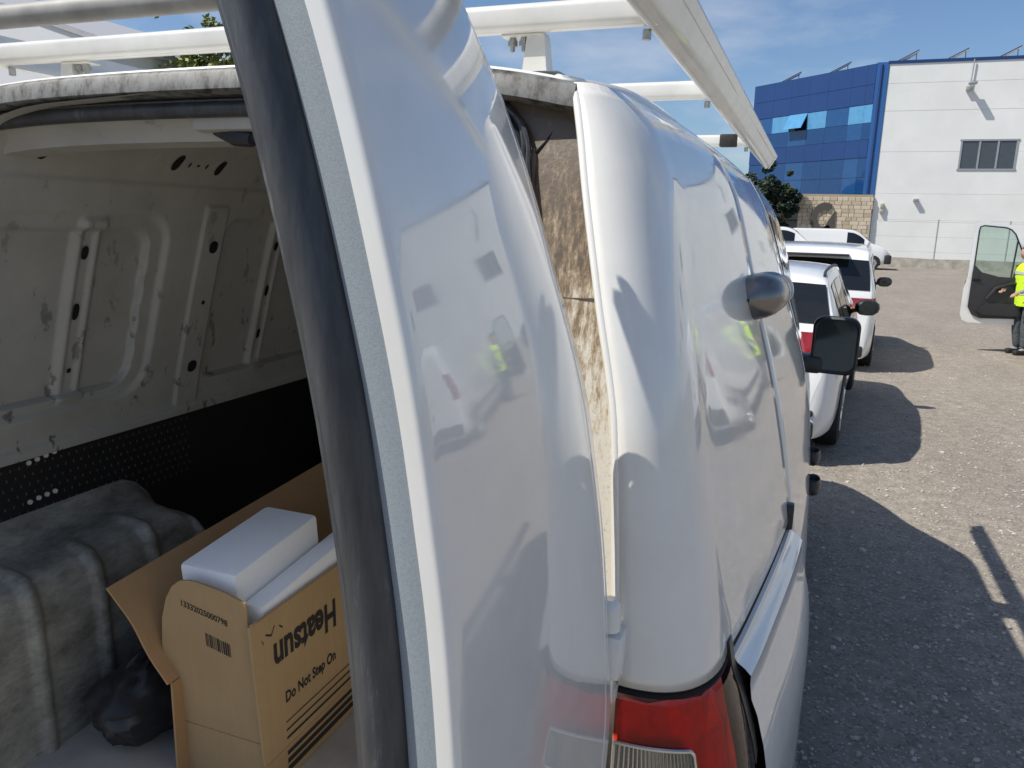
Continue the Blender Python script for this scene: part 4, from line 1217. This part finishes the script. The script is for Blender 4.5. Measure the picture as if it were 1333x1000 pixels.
# --- van at the right whose cab door stands open (body just outside the picture)
VX, VY = 4.15, 8.48
pv, PB = panel_van('panel_van', (VX, VY, gz(0, 12)), R(-5.5), 'white van at the right picture edge with its cab door wide open', 'white vans parked across the lot', True, ext=1.9)
def open_door(e):
    """built in van space: hinge near (-.93, 3.72), swung out to the left, inner side to the rear"""
    hx, hy = -.94, 5.56; ang = R(11.5)
    ux, uy = -math.cos(ang), -math.sin(ang)               # from hinge to free edge
    def P(s, z, d): return (hx + ux * s + uy * 0 + d * -uy * -1 * 0, hy + uy * s - d, z)
    out = [(.02, .52), (.0, .72), (-.01, 1.18), (.10, 1.36), (.42, 1.98), (.50, 2.06), (.60, 2.10), (.95, 2.13), (1.03, 2.11), (1.055, 2.05), (1.06, 1.2), (1.10, 1.02), (1.10, .60), (1.06, .50), (.98, .46), (.10, .45)]
    win = [(.14, 1.30), (.45, 1.93), (.52, 2.00), (.60, 2.03), (.92, 2.055), (.975, 2.035), (.985, 1.97), (.985, 1.36), (.95, 1.28), (.80, 1.22), (.3, 1.21)]
    bm = bmesh.new()
    def loop(poly, d): return [bm.verts.new(P(s, z, d)) for s, z in poly]
    def resample(poly, n):
        L = [0]; m = len(poly)
        for i in range(m): L.append(L[-1] + math.dist(poly[i], poly[(i + 1) % m]))
        o = []
        for k in range(n):
            q = L[-1] * k / n
            i = max(j for j in range(m) if L[j] <= q); t = (q - L[i]) / (L[i + 1] - L[i])
            a, b = poly[i], poly[(i + 1) % m]; o.append((lerp(a[0], b[0], t), lerp(a[1], b[1], t)))
        return o
    # frame above the waist as a ring, solid below
    ro = [(s, z) for s, z in out if z >= 1.15]; 
    up_out = [(-.01, 1.18), (.10, 1.36), (.42, 1.98), (.50, 2.06), (.60, 2.10), (.95, 2.13), (1.03, 2.11), (1.055, 2.05), (1.06, 1.2)]
    up_in = [(.10, 1.20), (.14, 1.30), (.45, 1.93), (.52, 2.00), (.60, 2.03), (.92, 2.055), (.975, 2.035), (.985, 1.97), (.985, 1.2)]
    V, F = [], []
    n = len(up_out)
    for d in (.0, .055):
        V += [P(s, z, d) for s, z in up_out] + [P(s, z, d) for s, z in up_in]
    for i in range(n - 1):
        F.append((i, i + 1, n + i + 1, n + i)); F.append((2 * n + i, 3 * n + i, 3 * n + i + 1, 2 * n + i + 1))
        F.append((i, 2 * n + i, 2 * n + i + 1, i + 1)); F.append((n + i, n + i + 1, 3 * n + i + 1, 3 * n + i))
    low = [(.02, .52), (.0, .72), (-.01, 1.205), (1.06, 1.205), (1.10, 1.02), (1.10, .60), (1.06, .50), (.98, .46), (.10, .45)]
    m = MB(); m.v, m.f = V, F
    m.prism(low, .0, .055, lambda a, b, d: P(a, b, d))
    d_ = m.obj('cab_door', 'car_white', e, True, 30); d_['label'] = 'white cab door swung open, black lined inside'
    trim = [(.10, .56), (.08, .80), (.08, 1.20), (.30, 1.225), (.60, 1.235), (.86, 1.30), (.985, 1.42), (1.0, 1.30), (1.0, .72), (.93, .60), (.80, .54)]
    t = MB(); t.prism(trim, .053, .082, lambda a, b, d: P(a, b, d)); t.obj('door_lining', 'trim_black', d_)
    t = MB(); t.tube([P(.25, 1.12, .095), P(.40, 1.14, .115), P(.62, 1.05, .115), P(.74, .86, .095)], .028, 8); t.obj('arm_rest', 'dark_plastic', d_)
    t = MB(); t.prism([(.16, .60), (.14, .80), (.75, .80), (.86, .66), (.78, .60)], .08, .125, lambda a, b, d: P(a, b, d)); t.obj('door_pocket', 'dark_plastic', d_)
    t = MB(); t.box((P(.93, 0, .09)[0] - .06, P(.93, 0, .09)[1] - .01, 1.155), (P(.93, 0, .09)[0] + .06, P(.93, 0, .09)[1] + .01, 1.20), .008); t.obj('inner_handle', 'gap_black', d_)
    g = MB(); g.prism(up_in, .026, .030, lambda a, b, d: P(a, b, d)); g.obj('door_window', 'window_glass', d_, False)
    sl_ = MB(); sl_.tube([P(s, z, .058) for s, z in up_in], .012, 6, False); sl_.tube([P(.42, 1.22, .04), P(.40, 1.86, .04)], .014, 6); sl_.obj('window_seal', 'trim_black', d_)
    l = MB(); l.box((P(1.08, 0, 0)[0] - .004, P(1.08, 0, .03)[1] - .012, 1.05), (P(1.08, 0, 0)[0] + .01, P(1.08, 0, .03)[1] + .012, 1.15), .004); l.obj('door_latch', 'gap_black', d_)
open_door(pv)

# ================================================================== PERSON in a yellow vest
def skin_body(name, verts, edges, radii, mat, parent, root=0, levels=2):
    me = bpy.data.meshes.new(name); me.from_pydata(verts, edges, []); me.materials.append(MATS[mat])
    o = bpy.data.objects.new(name, me); col.objects.link(o)
    sk = o.modifiers.new('skin', 'SKIN'); sk.use_smooth_shade = True
    for i, r_ in enumerate(radii):
        me.skin_vertices[0].data[i].radius = (r_, r_) if not isinstance(r_, tuple) else r_
        me.skin_vertices[0].data[i].use_root = i == root
    ss = o.modifiers.new('sub', 'SUBSURF'); ss.levels = levels; ss.render_levels = levels
    bpy.context.view_layer.update()
    m2 = bpy.data.meshes.new_from_object(o.evaluated_get(bpy.context.evaluated_depsgraph_get()))
    o.modifiers.clear(); o.data = m2
    m2.materials.clear(); m2.materials.append(MATS[mat])
    m2.polygons.foreach_set('use_smooth', [True] * len(m2.polygons))
    if parent: o.parent = parent
    return o
def person():
    px, py = 3.60, 13.98
    e = empty('person', (px, py, gz(0, 14)), 'person in yellow vest and dark trousers standing at the open van door', 'person', None, R(28))
    # local: faces -x (towards the door), z up
    J = {'pel': (0, 0, .93), 'sp': (-.02, 0, 1.10), 'ch': (-.05, 0, 1.30), 'nk': (-.09, 0, 1.47), 'hd0': (-.11, 0, 1.55),
         'hl': (0, -.10, .88), 'kl': (-.04, -.11, .48), 'al': (.0, -.11, .09), 'tl': (-.13, -.12, .045),
         'hr': (0, .10, .88), 'kr': (-.02, .11, .48), 'ar': (.05, .11, .09), 'tr': (-.08, .12, .045),
         'sl': (-.06, -.19, 1.40), 'el': (-.12, -.25, 1.13), 'wl': (-.33, -.20, 1.03),
         'sr': (-.06, .19, 1.40), 'er': (-.10, .25, 1.13), 'wr': (-.31, .16, 1.06)}
    names = list(J); idx = {k: i for i, k in enumerate(names)}
    E = [('pel', 'sp'), ('sp', 'ch'), ('ch', 'nk'), ('nk', 'hd0'), ('pel', 'hl'), ('hl', 'kl'), ('kl', 'al'), ('al', 'tl'), ('pel', 'hr'), ('hr', 'kr'), ('kr', 'ar'), ('ar', 'tr'), ('ch', 'sl'), ('sl', 'el'), ('el', 'wl'), ('ch', 'sr'), ('sr', 'er'), ('er', 'wr')]
    rad = {'pel': .13, 'sp': .125, 'ch': .14, 'nk': .06, 'hd0': .055, 'hl': .095, 'kl': .065, 'al': .045, 'tl': .04, 'hr': .095, 'kr': .065, 'ar': .045, 'tr': .04, 'sl': .065, 'el': .047, 'wl': .03, 'sr': .065, 'er': .047, 'wr': .03}
    bo = skin_body('body', [J[k] for k in names], [(idx[a], idx[b]) for a, b in E], [rad[k] for k in names], 'shirt_grey', e)
    # trousers shell: lower body chains, a little wider
    tn = ['pel', 'hl', 'kl', 'al', 'hr', 'kr', 'ar']; ti = {k: i for i, k in enumerate(tn)}
    skin_body('trousers', [(J[k][0], J[k][1], J[k][2] + (.05 if k == 'pel' else 0)) for k in tn], [(ti[a], ti[b]) for a, b in (('pel', 'hl'), ('hl', 'kl'), ('kl', 'al'), ('pel', 'hr'), ('hr', 'kr'), ('kr', 'ar'))], [.155, .115, .090, .078, .115, .090, .078], 'trousers', e)
    # vest: sleeveless tapered tube round the torso
    rows = []
    for k in lin(0, 1, 16):
        z = lerp(.80, 1.50, k); cx = lerp(.0, -.075, k); wx = interp([(0, .165), (.5, .158), (.8, .155), (.93, .12), (1, .075)], k); wy = interp([(0, .215), (.5, .205), (.82, .215), (.93, .16), (1, .085)], k)
        rows.append([(cx + (wx + .012 * noise.noise(Vector((math.cos(a) * 2, math.sin(a) * 2, z * 6)))) * math.cos(a), (wy + .012 * noise.noise(Vector((math.cos(a) * 2 + 5, math.sin(a) * 2, z * 6)))) * math.sin(a), z) for a in [2 * math.pi * q / 28 for q in range(28)]])
    vest = mesh_obj('vest', [p for r_ in rows for p in r_], grid_faces(16, 28, 0, False, True), 'hivis', e)
    for i0 in (4, 11):
        rr_ = [[(p[0] * 1.035 - .002, p[1] * 1.03, p[2] + dz) for p in rows[i0]] for dz in (0, .05)]
        mesh_obj('reflective_band', [p for r_ in rr_ for p in r_], grid_faces(2, 28, 0, False, True), 'reflective_band', vest)
    # head
    hv = []
    hc = Vector((-.135, 0, 1.66))
    rows = []
    for th in lin(0, math.pi, 18):
        r_ = []
        for q in range(24):
            a = 2 * math.pi * q / 24; d = Vector((math.sin(th) * math.cos(a), math.sin(th) * math.sin(a), math.cos(th)))
            s_ = Vector((.098 * d.x, .076 * d.y, .118 * d.z))
            if d.z < -.2: s_.y *= 1 - .25 * (-d.z - .2); 
            if d.x < -.75: s_.x -= .022 * math.exp(-((d.z + .12) / .16) ** 2 - (d.y / .16) ** 2)      # nose
            if d.x < -.6: s_.x += .010 * (math.exp(-((d.z - .05) / .1) ** 2 - ((abs(d.y) - .36) / .16) ** 2))   # eye sockets
            r_.append(hc + s_)
        rows.append(r_)
    hd = mesh_obj('head', [p for r_ in rows for p in r_], grid_faces(18, 24, 0, False, True), 'skin', e)
    rows2 = []
    for i, r_ in enumerate(rows[:11]):
        rows2.append([hc + (p - hc) * (1.07 if not ((p - hc).x < -.03 and (p - hc).z < .062) else .93) for p in r_])
    mesh_obj('hair', [p for r_ in rows2 for p in r_], grid_faces(11, 24, 0, False, True), 'hair', hd)
    for sg in (-1, 1):
        m_ = MB(); m_.lathe([(0, -.012), (.016, -.006), (.02, .004), (0, .010)], 10, Matrix.Translation(hc + Vector((.01, sg * .078, -.005))) @ Matrix.Rotation(R(90), 4, 'X') @ Matrix.Diagonal((.7, 1.3, 1, 1))); m_.obj('ear', 'skin', hd)
        m_ = MB(); m_.lathe([(0, -.009), (.007, -.006), (.009, 0), (.007, .006), (0, .009)], 8, Matrix.Translation(hc + Vector((-.083, sg * .031, .006)))); m_.obj('eye', 'hair', hd)
        m_ = MB(); y0 = -.115 if sg < 0 else .115; x0 = J['al' if sg < 0 else 'ar'][0]
        m_.box((x0 - .20, y0 - .05, 0), (x0 + .075, y0 + .05, .085), .03); m_.obj('shoe', 'shoe', e)
    m_ = MB(); m_.box(tuple(hc + Vector((-.092, -.022, -.064))), tuple(hc + Vector((-.08, .022, -.056))), .002); m_.obj('mouth', 'tail_red', hd)
    # hands: palm and five fingers, curled
    for sg, wn in ((-1, 'wl'), (1, 'wr')):
        w0 = Vector(J[wn]); dr = (w0 - Vector(J['el' if sg < 0 else 'er'])).normalized()
        ve = [w0, w0 + dr * .05, w0 + dr * .085]; ed = [(0, 1), (1, 2)]; ra = [.026, .030, .028]
        ho = skin_body('hand', ve, ed, [(.022, .034), (.018, .040), (.014, .040)], 'skin', e, 0, 1)
        for q in range(4):
            b0 = w0 + dr * .085 + Vector((0, (-.030 + .020 * q), 0)); ln = (.062, .072, .068, .052)[q]
            skin_body('finger', [b0 - dr * .02, b0 + dr * ln * .5, b0 + dr * ln * .8 + Vector((0, 0, -.018))], [(0, 1), (1, 2)], [.0095, .0085, .007], 'skin', ho, 0, 1)
        b0 = w0 + dr * .03 + Vector((0, -sg * .035, .004))
        skin_body('thumb', [b0, b0 + dr * .03 + Vector((0, -sg * .02, -.004)), b0 + dr * .058 + Vector((0, -sg * .022, -.012))], [(0, 1), (1, 2)], [.011, .010, .008], 'skin', ho, 0, 1)
person()

# ================================================================== BUILDINGS
BY, BX0, BX1, BZ = 54.0, 3.55, 64.0, 11.7
hall = empty('industrial_hall', (20, BY + 8, -.16), 'long white industrial hall with blue glass office corner', 'building', ws=True)
b = MB(); b.box((BX0 + .05, BY + .03, -.2), (BX1, BY + 40, BZ - .15)); b.obj('wall_core', 'panel_grey', hall, False)
seams = [-.16, 2.35, 4.05, 6.55, 8.95, 10.55, 11.7]
wins = [(8.0 + 9.3 * k, 10.9 + 9.3 * k) for k in range(6)]
win_z = (5.55, 7.15)
for i in range(len(seams) - 1):
    x = BX0; z0, z1 = seams[i] + .007, seams[i + 1] - .007
    nx = 5; wdt = (BX1 - BX0) / nx
    for k in range(nx):
        xa, xb = BX0 + wdt * k + .0, BX0 + wdt * (k + 1) - .015
        cuts = [(a, c) for a, c in wins if a < xb and c > xa and z1 > win_z[0] and z0 < win_z[1]]
        pb = MB()
        if not cuts: pb.box((xa, BY, z0), (xb, BY + .14, z1), .008)
        else:
            cur = xa
            for a, c in cuts:
                if a > cur: pb.box((cur, BY, z0), (a, BY + .14, z1))
                aa, cc = max(a, xa), min(c, xb)
                if z1 > win_z[1]: pb.box((aa, BY, max(z0, win_z[1])), (cc, BY + .14, z1))
                if z0 < win_z[0]: pb.box((aa, BY, z0), (cc, BY + .14, min(z1, win_z[0])))
                cur = cc
            if cur < xb: pb.box((cur, BY, z0), (xb, BY + .14, z1))
        pb.obj('wall_panel', 'white_concrete', hall, False)
b = MB(); b.box((BX0 - .08, BY - .05, BZ - .02), (BX1, BY + .3, BZ + .16)); b.obj('parapet_cap', 'navy_cladding', hall, False)
for a, c in wins:
    f = MB(); f.box((a - .10, BY - .04, win_z[0] - .10), (c + .10, BY + .10, win_z[0])); f.box((a - .10, BY - .04, win_z[1]), (c + .10, BY + .10, win_z[1] + .10))
    nm = 3
    for q in range(nm + 1):
        xx = lerp(a, c, q / nm); f.box((xx - .05, BY - .03, win_z[0]), (xx + .05, BY + .10, win_z[1]))
    wf = f.obj('window_frame', 'frame_grey', hall, False)
    for q in range(nm):
        g = MB(); g.box((lerp(a, c, q / nm) + .05, BY + .005, win_z[0]), (lerp(a, c, (q + 1) / nm) - .05, BY + .025, win_z[1])); sub(g.obj('window_pane', 'grey_glass', wf, False))
# wall lamp on a drop pole, small wall boxes
b = MB(); b.tube([(8.05, BY - .12, 11.75), (8.0, BY - .12, 10.3)], .035, 8); b.tube([(8.0, BY - .1, 10.3), (8.06, BY - .4, 10.35)], .04, 8); wl = b.obj('wall_lamp', 'post_grey', hall)
b = MB(); b.box((7.84, BY - .8, 10.28), (8.28, BY - .35, 10.42), .03); sub(b.obj('lamp_head', 'post_grey', wl))
b = MB(); b.box((7.8, BY - .25, 10.0), (8.1, BY - .02, 10.25), .02); sub(b.obj('lamp_box', 'post_grey', wl))
b = MB(); b.box((3.95, BY - .2, 3.15), (4.15, BY, 3.45), .02); b.box((3.95, BY - .2, 2.85), (4.15, BY, 3.08), .02); b.obj('meter_box', 'old_concrete', hall)
b = MB(); b.box((5.75, BY - .3, 3.6), (6.05, BY, 3.75), .02); b.obj('wall_camera', 'post_grey', hall)
# blue office corner
cA, cB = Vector((2.86, 54.0, 0)), Vector((-4.75, 61.0, 0))
fd = (cB - cA).normalized(); fl = (cB - cA).length; fn = Vector((-fd.y, fd.x, 0))
if fn.y > 0: fn = -fn
def fp(s, z, d=0): p = cA + fd * s + fn * d; return (p.x, p.y, z)
def fbox(mb, s0, s1, z0, z1, d0, d1):
    V = [fp(s, z, d) for d in (d0, d1) for z in (z0, z1) for s in (s0, s1)]
    mb.add(V, [(0, 1, 3, 2), (4, 6, 7, 5), (0, 4, 5, 1), (2, 3, 7, 6), (0, 2, 6, 4), (1, 5, 7, 3)]); return mb
b = MB(); fbox(b, -.3, fl, 4.0, BZ - .05, -8, -.10); b.obj('office_core', 'navy_cladding', hall, False)
b = MB(); fbox(b, -.3, fl, -.2, 3.98, -8, -.6); b.obj('office_ground_floor', 'gap_black', hall, False)
b = MB(); b.box((2.86, BY - .04, 3.98), (BX0 - .02, BY + .2, BZ + .1)); b.obj('corner_cladding', 'blue_cladding', hall, False)
colsx = [0, .62, 1.75, 3.55, 5.15, 6.75, 8.35, fl]
rowz = [(9.42, 10.55, 'navy_cladding'), (10.57, BZ + .05, 'navy_cladding'), (8.32, 9.40, 'win'), (7.32, 8.30, 'blue_glass_deep'), (6.22, 7.30, 'navy_cladding'), (5.02, 6.20, 'blue_glass_deep'), (4.02, 5.0, 'blue_glass_deep')]
for (z0, z1, kind) in rowz:
    for k in range(len(colsx) - 1):
        s0, s1 = colsx[k] + .005, colsx[k + 1] - .005
        pb = MB(); mat = kind
        if kind == 'win':
            mat = 'cyan_glass' if k in (0, 1, 3, 5) else 'blue_glass'
            if k == 4:
                V = [fp(s0, z1, .02), fp(s1, z1, .02), fp(s1, z0 + .1, .55), fp(s0, z0 + .1, .55), fp(s0, z1, -.04), fp(s1, z1, -.04), fp(s1, z0 + .1, .49), fp(s0, z0 + .1, .49)]
                pb.add(V, [(0, 1, 2, 3), (4, 7, 6, 5), (0, 4, 5, 1), (1, 5, 6, 2), (2, 6, 7, 3), (3, 7, 4, 0)])
                pb.obj('tilted_window', 'cyan_glass', hall, False)
                q = MB(); fbox(q, s0, s1, z0, z1, -.09, -.05); q.obj('window_reveal', 'shop_glass', hall, False); continue
        elif z0 in (7.32, 4.02, 5.02) and k in (1, 4): mat = 'blue_glass'
        fbox(pb, s0, s1, z0, z1, -.06, 0 if kind != 'navy_cladding' else .03)
        pb.obj('window_pane' if 'glass' in mat else 'cladding_panel', mat, hall, False)
for k in range(len(colsx) - 1):
    pb = MB(); fbox(pb, colsx[k] + .04, colsx[k + 1] - .04, .35, 2.3, -.5, -.45); pb.obj('shop_pane', 'shop_glass', hall, False)
    pb = MB(); fbox(pb, colsx[k] + .04, colsx[k + 1] - .04, 2.36, 3.98, -.3, -.25); pb.obj('shop_pane', 'shop_glass', hall, False)
# stone clad plinth wall: individual blocks in courses
sx0, sx1, sy = -.85, 3.52, 53.75
b = MB(); b.box((sx0 + .02, sy + .06, -.2), (sx1 - .02, sy + .5, 3.96)); b.obj('plinth_core', 'mortar', hall, False)
shared = []
rstone = random.Random(9)
for wst in (.30, .42, .55):
    me = MB().box((0, 0, 0), (wst, .09, .235), .015)
    o = bpy.data.meshes.new('stone'); o.from_pydata(me.v, [], me.f); o.materials.append(MATS['cladding_stone']); shared.append((wst, o))
z = -.16; 
while z < 3.75:
    x = sx0 + rstone.random() * -.2
    while x < sx1:
        wst, me = rstone.choice(shared)
        xx = max(x, sx0)
        sc_ = (min(x + wst, sx1) - xx) / wst
        if sc_ > .1:
            st = bpy.data.objects.new('stone', me); col.objects.link(st); st.parent = hall
            st.matrix_parent_inverse = Matrix.Translation(-Vector(hall.location)); st.location = (xx, sy - .02 * rstone.random(), z); st.scale = (sc_ * .97, 1, 1)
        x += wst + .012
    z += .247
# dark round emblem on the stone
V = []
n = 30
eo = Vector((.75, sy - .10, 2.45))
for k in range(n + 1):
    a = R(60) + R(250) * k / n
    for rr_ in (.98, .52): V.append((eo.x + rr_ * math.cos(a) * .85, eo.y, eo.z + rr_ * math.sin(a)))
V += [(p[0], p[1] + .06, p[2]) for p in V]
m2 = 2 * (n + 1); F = []
for k in range(n):
    a = 2 * k; F += [(a, a + 1, a + 3, a + 2), (a + m2, a + 2 + m2, a + 3 + m2, a + 1 + m2), (a, a + 2, a + 2 + m2, a + m2), (a + 1, a + 1 + m2, a + 3 + m2, a + 3)]
mesh_obj('round_emblem', V, F, 'emblem_dark', hall, False)
b = MB(); b.prism([(eo.x - .05, eo.z - .75), (eo.x + .62, eo.z + .55), (eo.x + .66, eo.z - .75)], eo.y, eo.y + .06, lambda a, c, d: (a, d, c)); b.obj('emblem_wedge', 'emblem_dark', hall, False)
# solar panels tilted on the roof edge
def solar(p, ang, label):
    o = MB(); m4 = Matrix.Translation(p) @ Matrix.Rotation(ang, 4, 'Z') @ Matrix.Rotation(R(-28), 4, 'Y')
    o.box((-.85, -.6, -.03), (.85, .6, .03), .005, m4); q = o.obj('solar_panel', 'solar_dark', None)
    f = MB(); f.tube([m4 @ Vector((.75, 0, -.02)), Vector(p) + Vector((.7 * math.cos(ang), .7 * math.sin(ang), -.4))], .03, 6); f.tube([m4 @ Vector((-.75, 0, -.02)), Vector(p) + Vector((-.7 * math.cos(ang), -.7 * math.sin(ang), -.5))], .04, 6); f.obj('panel_leg', 'post_grey', q)
    fr_ = MB(); fr_.box((-.87, -.62, -.045), (.87, .62, -.031), 0, m4); fr_.obj('panel_frame', 'panel_grey', q)
    tag(q, label, 'solar panel', 'solar panels along the hall roof')
solar((4.35, BY + .9, BZ + .38), 0, 'tilted solar panel above the blue corner of the hall roof')
solar((7.0, BY + .9, BZ + .36), 0, 'tilted solar panel left of the wall lamp on the hall roof')
solar((9.7, BY + .9, BZ + .36), 0, 'tilted solar panel right of the wall lamp on the hall roof')
solar(Vector(fp(8.2, BZ + .36, -1.0)), R(10), 'tilted solar panel at the far left end of the blue office roof')
solar(Vector(fp(4.0, BZ + .36, -1.0)), R(10), 'tilted solar panel midway along the blue office roof')

# boundary wall, fence posts, wires
bw = MB()
prof = []
for k in range(40):
    x = 2.0 + 1.5 * k
    prof.append((x, .36 + .05 * noise.noise(Vector((x * .7, 0, 3)))))
bw.prism([(2.0, -.3)] + prof + [(prof[-1][0], -.3)], 46.4, 46.75, lambda a, c, d: (a, d, c))
tag(bw.obj('boundary_wall', 'old_concrete', None), 'low weathered concrete wall in front of the white hall', 'wall')
fence = empty('wire_fence', (20, 46.57, .3), 'thin wire fence with grey posts on the low concrete wall', 'fence', ws=True)
for k in range(12):
    x = 3.05 + 3.32 * k - (0 if k else 0)
    p = MB(); p.tube([(x, 46.57, .25), (x, 46.57, 2.42)], .035, 8); p.obj('fence_post', 'post_grey', fence)
for z in (2.38, 1.5, .7):
    p = MB(); p.tube([(2.0, 46.57, z), (40, 46.57, z)], .006, 5); p.obj('fence_wire', 'post_grey', fence)

# pale hall far left, gable to the camera
def left_hall():
    e = empty('pale_building', (-30, 24, 0), 'pale grey building with sloping roof behind the van at left', 'building', ws=True)
    pol = [(-44, -.1), (-44, 7.0), (-36, 11.4), (-22.3, 7.27), (-20.6, 6.75), (-20.6, -.1)]
    m = MB(); m.prism(pol, 18.2, 40, lambda a, c, d: (a, d, c)); m.obj('wall', 'panel_grey', e, False)
    m = MB(); m.prism([(-36, 11.42), (-20.3, 6.68), (-20.3, 6.86), (-36, 11.62)], 18.12, 40.2, lambda a, c, d: (a, d, c)); m.obj('roof', 'roof_grey', e, False)
    m = MB(); m.prism([(-36, 11.42), (-44.3, 6.9), (-44.3, 7.08), (-36, 11.62)], 18.12, 40.2, lambda a, c, d: (a, d, c)); m.obj('roof', 'roof_grey', e, False)
left_hall()

# ================================================================== TREES
def tree(name, base, h, rx, rz, n, lmat, label, seed, lsize=.16, group=None):
    rn = random.Random(seed)
    e = empty(name, base, label, 'tree', group)
    t = MB()
    ch = h - rz
    t.tube([(0, 0, -.1), (.05, .02, h * .25), (-.04, .05, h * .5), (.02, 0, ch)], [.16, .12, .09, .05], 10)
    limbs = []
    for k in range(9):
        a = rn.random() * 6.28; l = rx * rn.uniform(.5, .95); z0 = ch - rz * rn.uniform(.2, .8)
        tip = Vector((math.cos(a) * l, math.sin(a) * l, ch + rz * rn.uniform(-.4, .7))); limbs.append(tip)
        t.tube([(0, 0, z0), Vector((tip.x * .5, tip.y * .5, lerp(z0, tip.z, .6))), tip], [.06, .035, .012], 6)
    t.obj('trunk', 'bark', e)
    V, F = [], []
    cl = [(Vector((rn.gauss(0, .5) * rx, rn.gauss(0, .5) * rx, ch + rn.gauss(0, .45) * rz)), rn.uniform(.18, .36) * rx) for _ in range(34)] + [(q, .3 * rx) for q in limbs]
    for k in range(n):
        c, r_ = rn.choice(cl)
        d = Vector((rn.gauss(0, 1), rn.gauss(0, 1), rn.gauss(0, 1))).normalized() * r_ * rn.random() ** .4
        p = c + d
        ax = Vector((rn.gauss(0, 1), rn.gauss(0, 1), rn.gauss(0, .6))).normalized(); ay = ax.orthogonal().normalized()
        s_ = lsize * rn.uniform(.6, 1.3); o0 = len(V)
        V += [p - ax * s_, p + ay * s_ * .45, p + ax * s_, p - ay * s_ * .45]; F.append((o0, o0 + 1, o0 + 2, o0 + 3))
    mesh_obj('crown', V, F, lmat, e, False)
tree('leafy_tree', (-19.5, 21.3, 0), 8.35, 1.35, 1.9, 5200, 'leaf_green', 'small yellow green tree top showing over the van roof', 4, .11)
tree('reflection_tree', (-3.5, 53.0, -.16), 5.6, 1.25, 1.7, 7000, 'leaf_reflection', 'dark stand-in for a tree reflected in the blue office glass, nearer the van', 8, .12, 'stand-ins for tree reflections at the office front')  # solid trees standing in for reflections, their darkness put into the leaf colour
tree('reflection_tree', (-1.75, 53.3, -.16), 5.1, .95, 1.5, 6000, 'leaf_reflection', 'dark stand-in for a tree reflected in the blue office glass, nearer the stone wall', 9, .12, 'stand-ins for tree reflections at the office front')

for o in list(bpy.data.objects):
    if 'world_space' in o: del o['world_space']
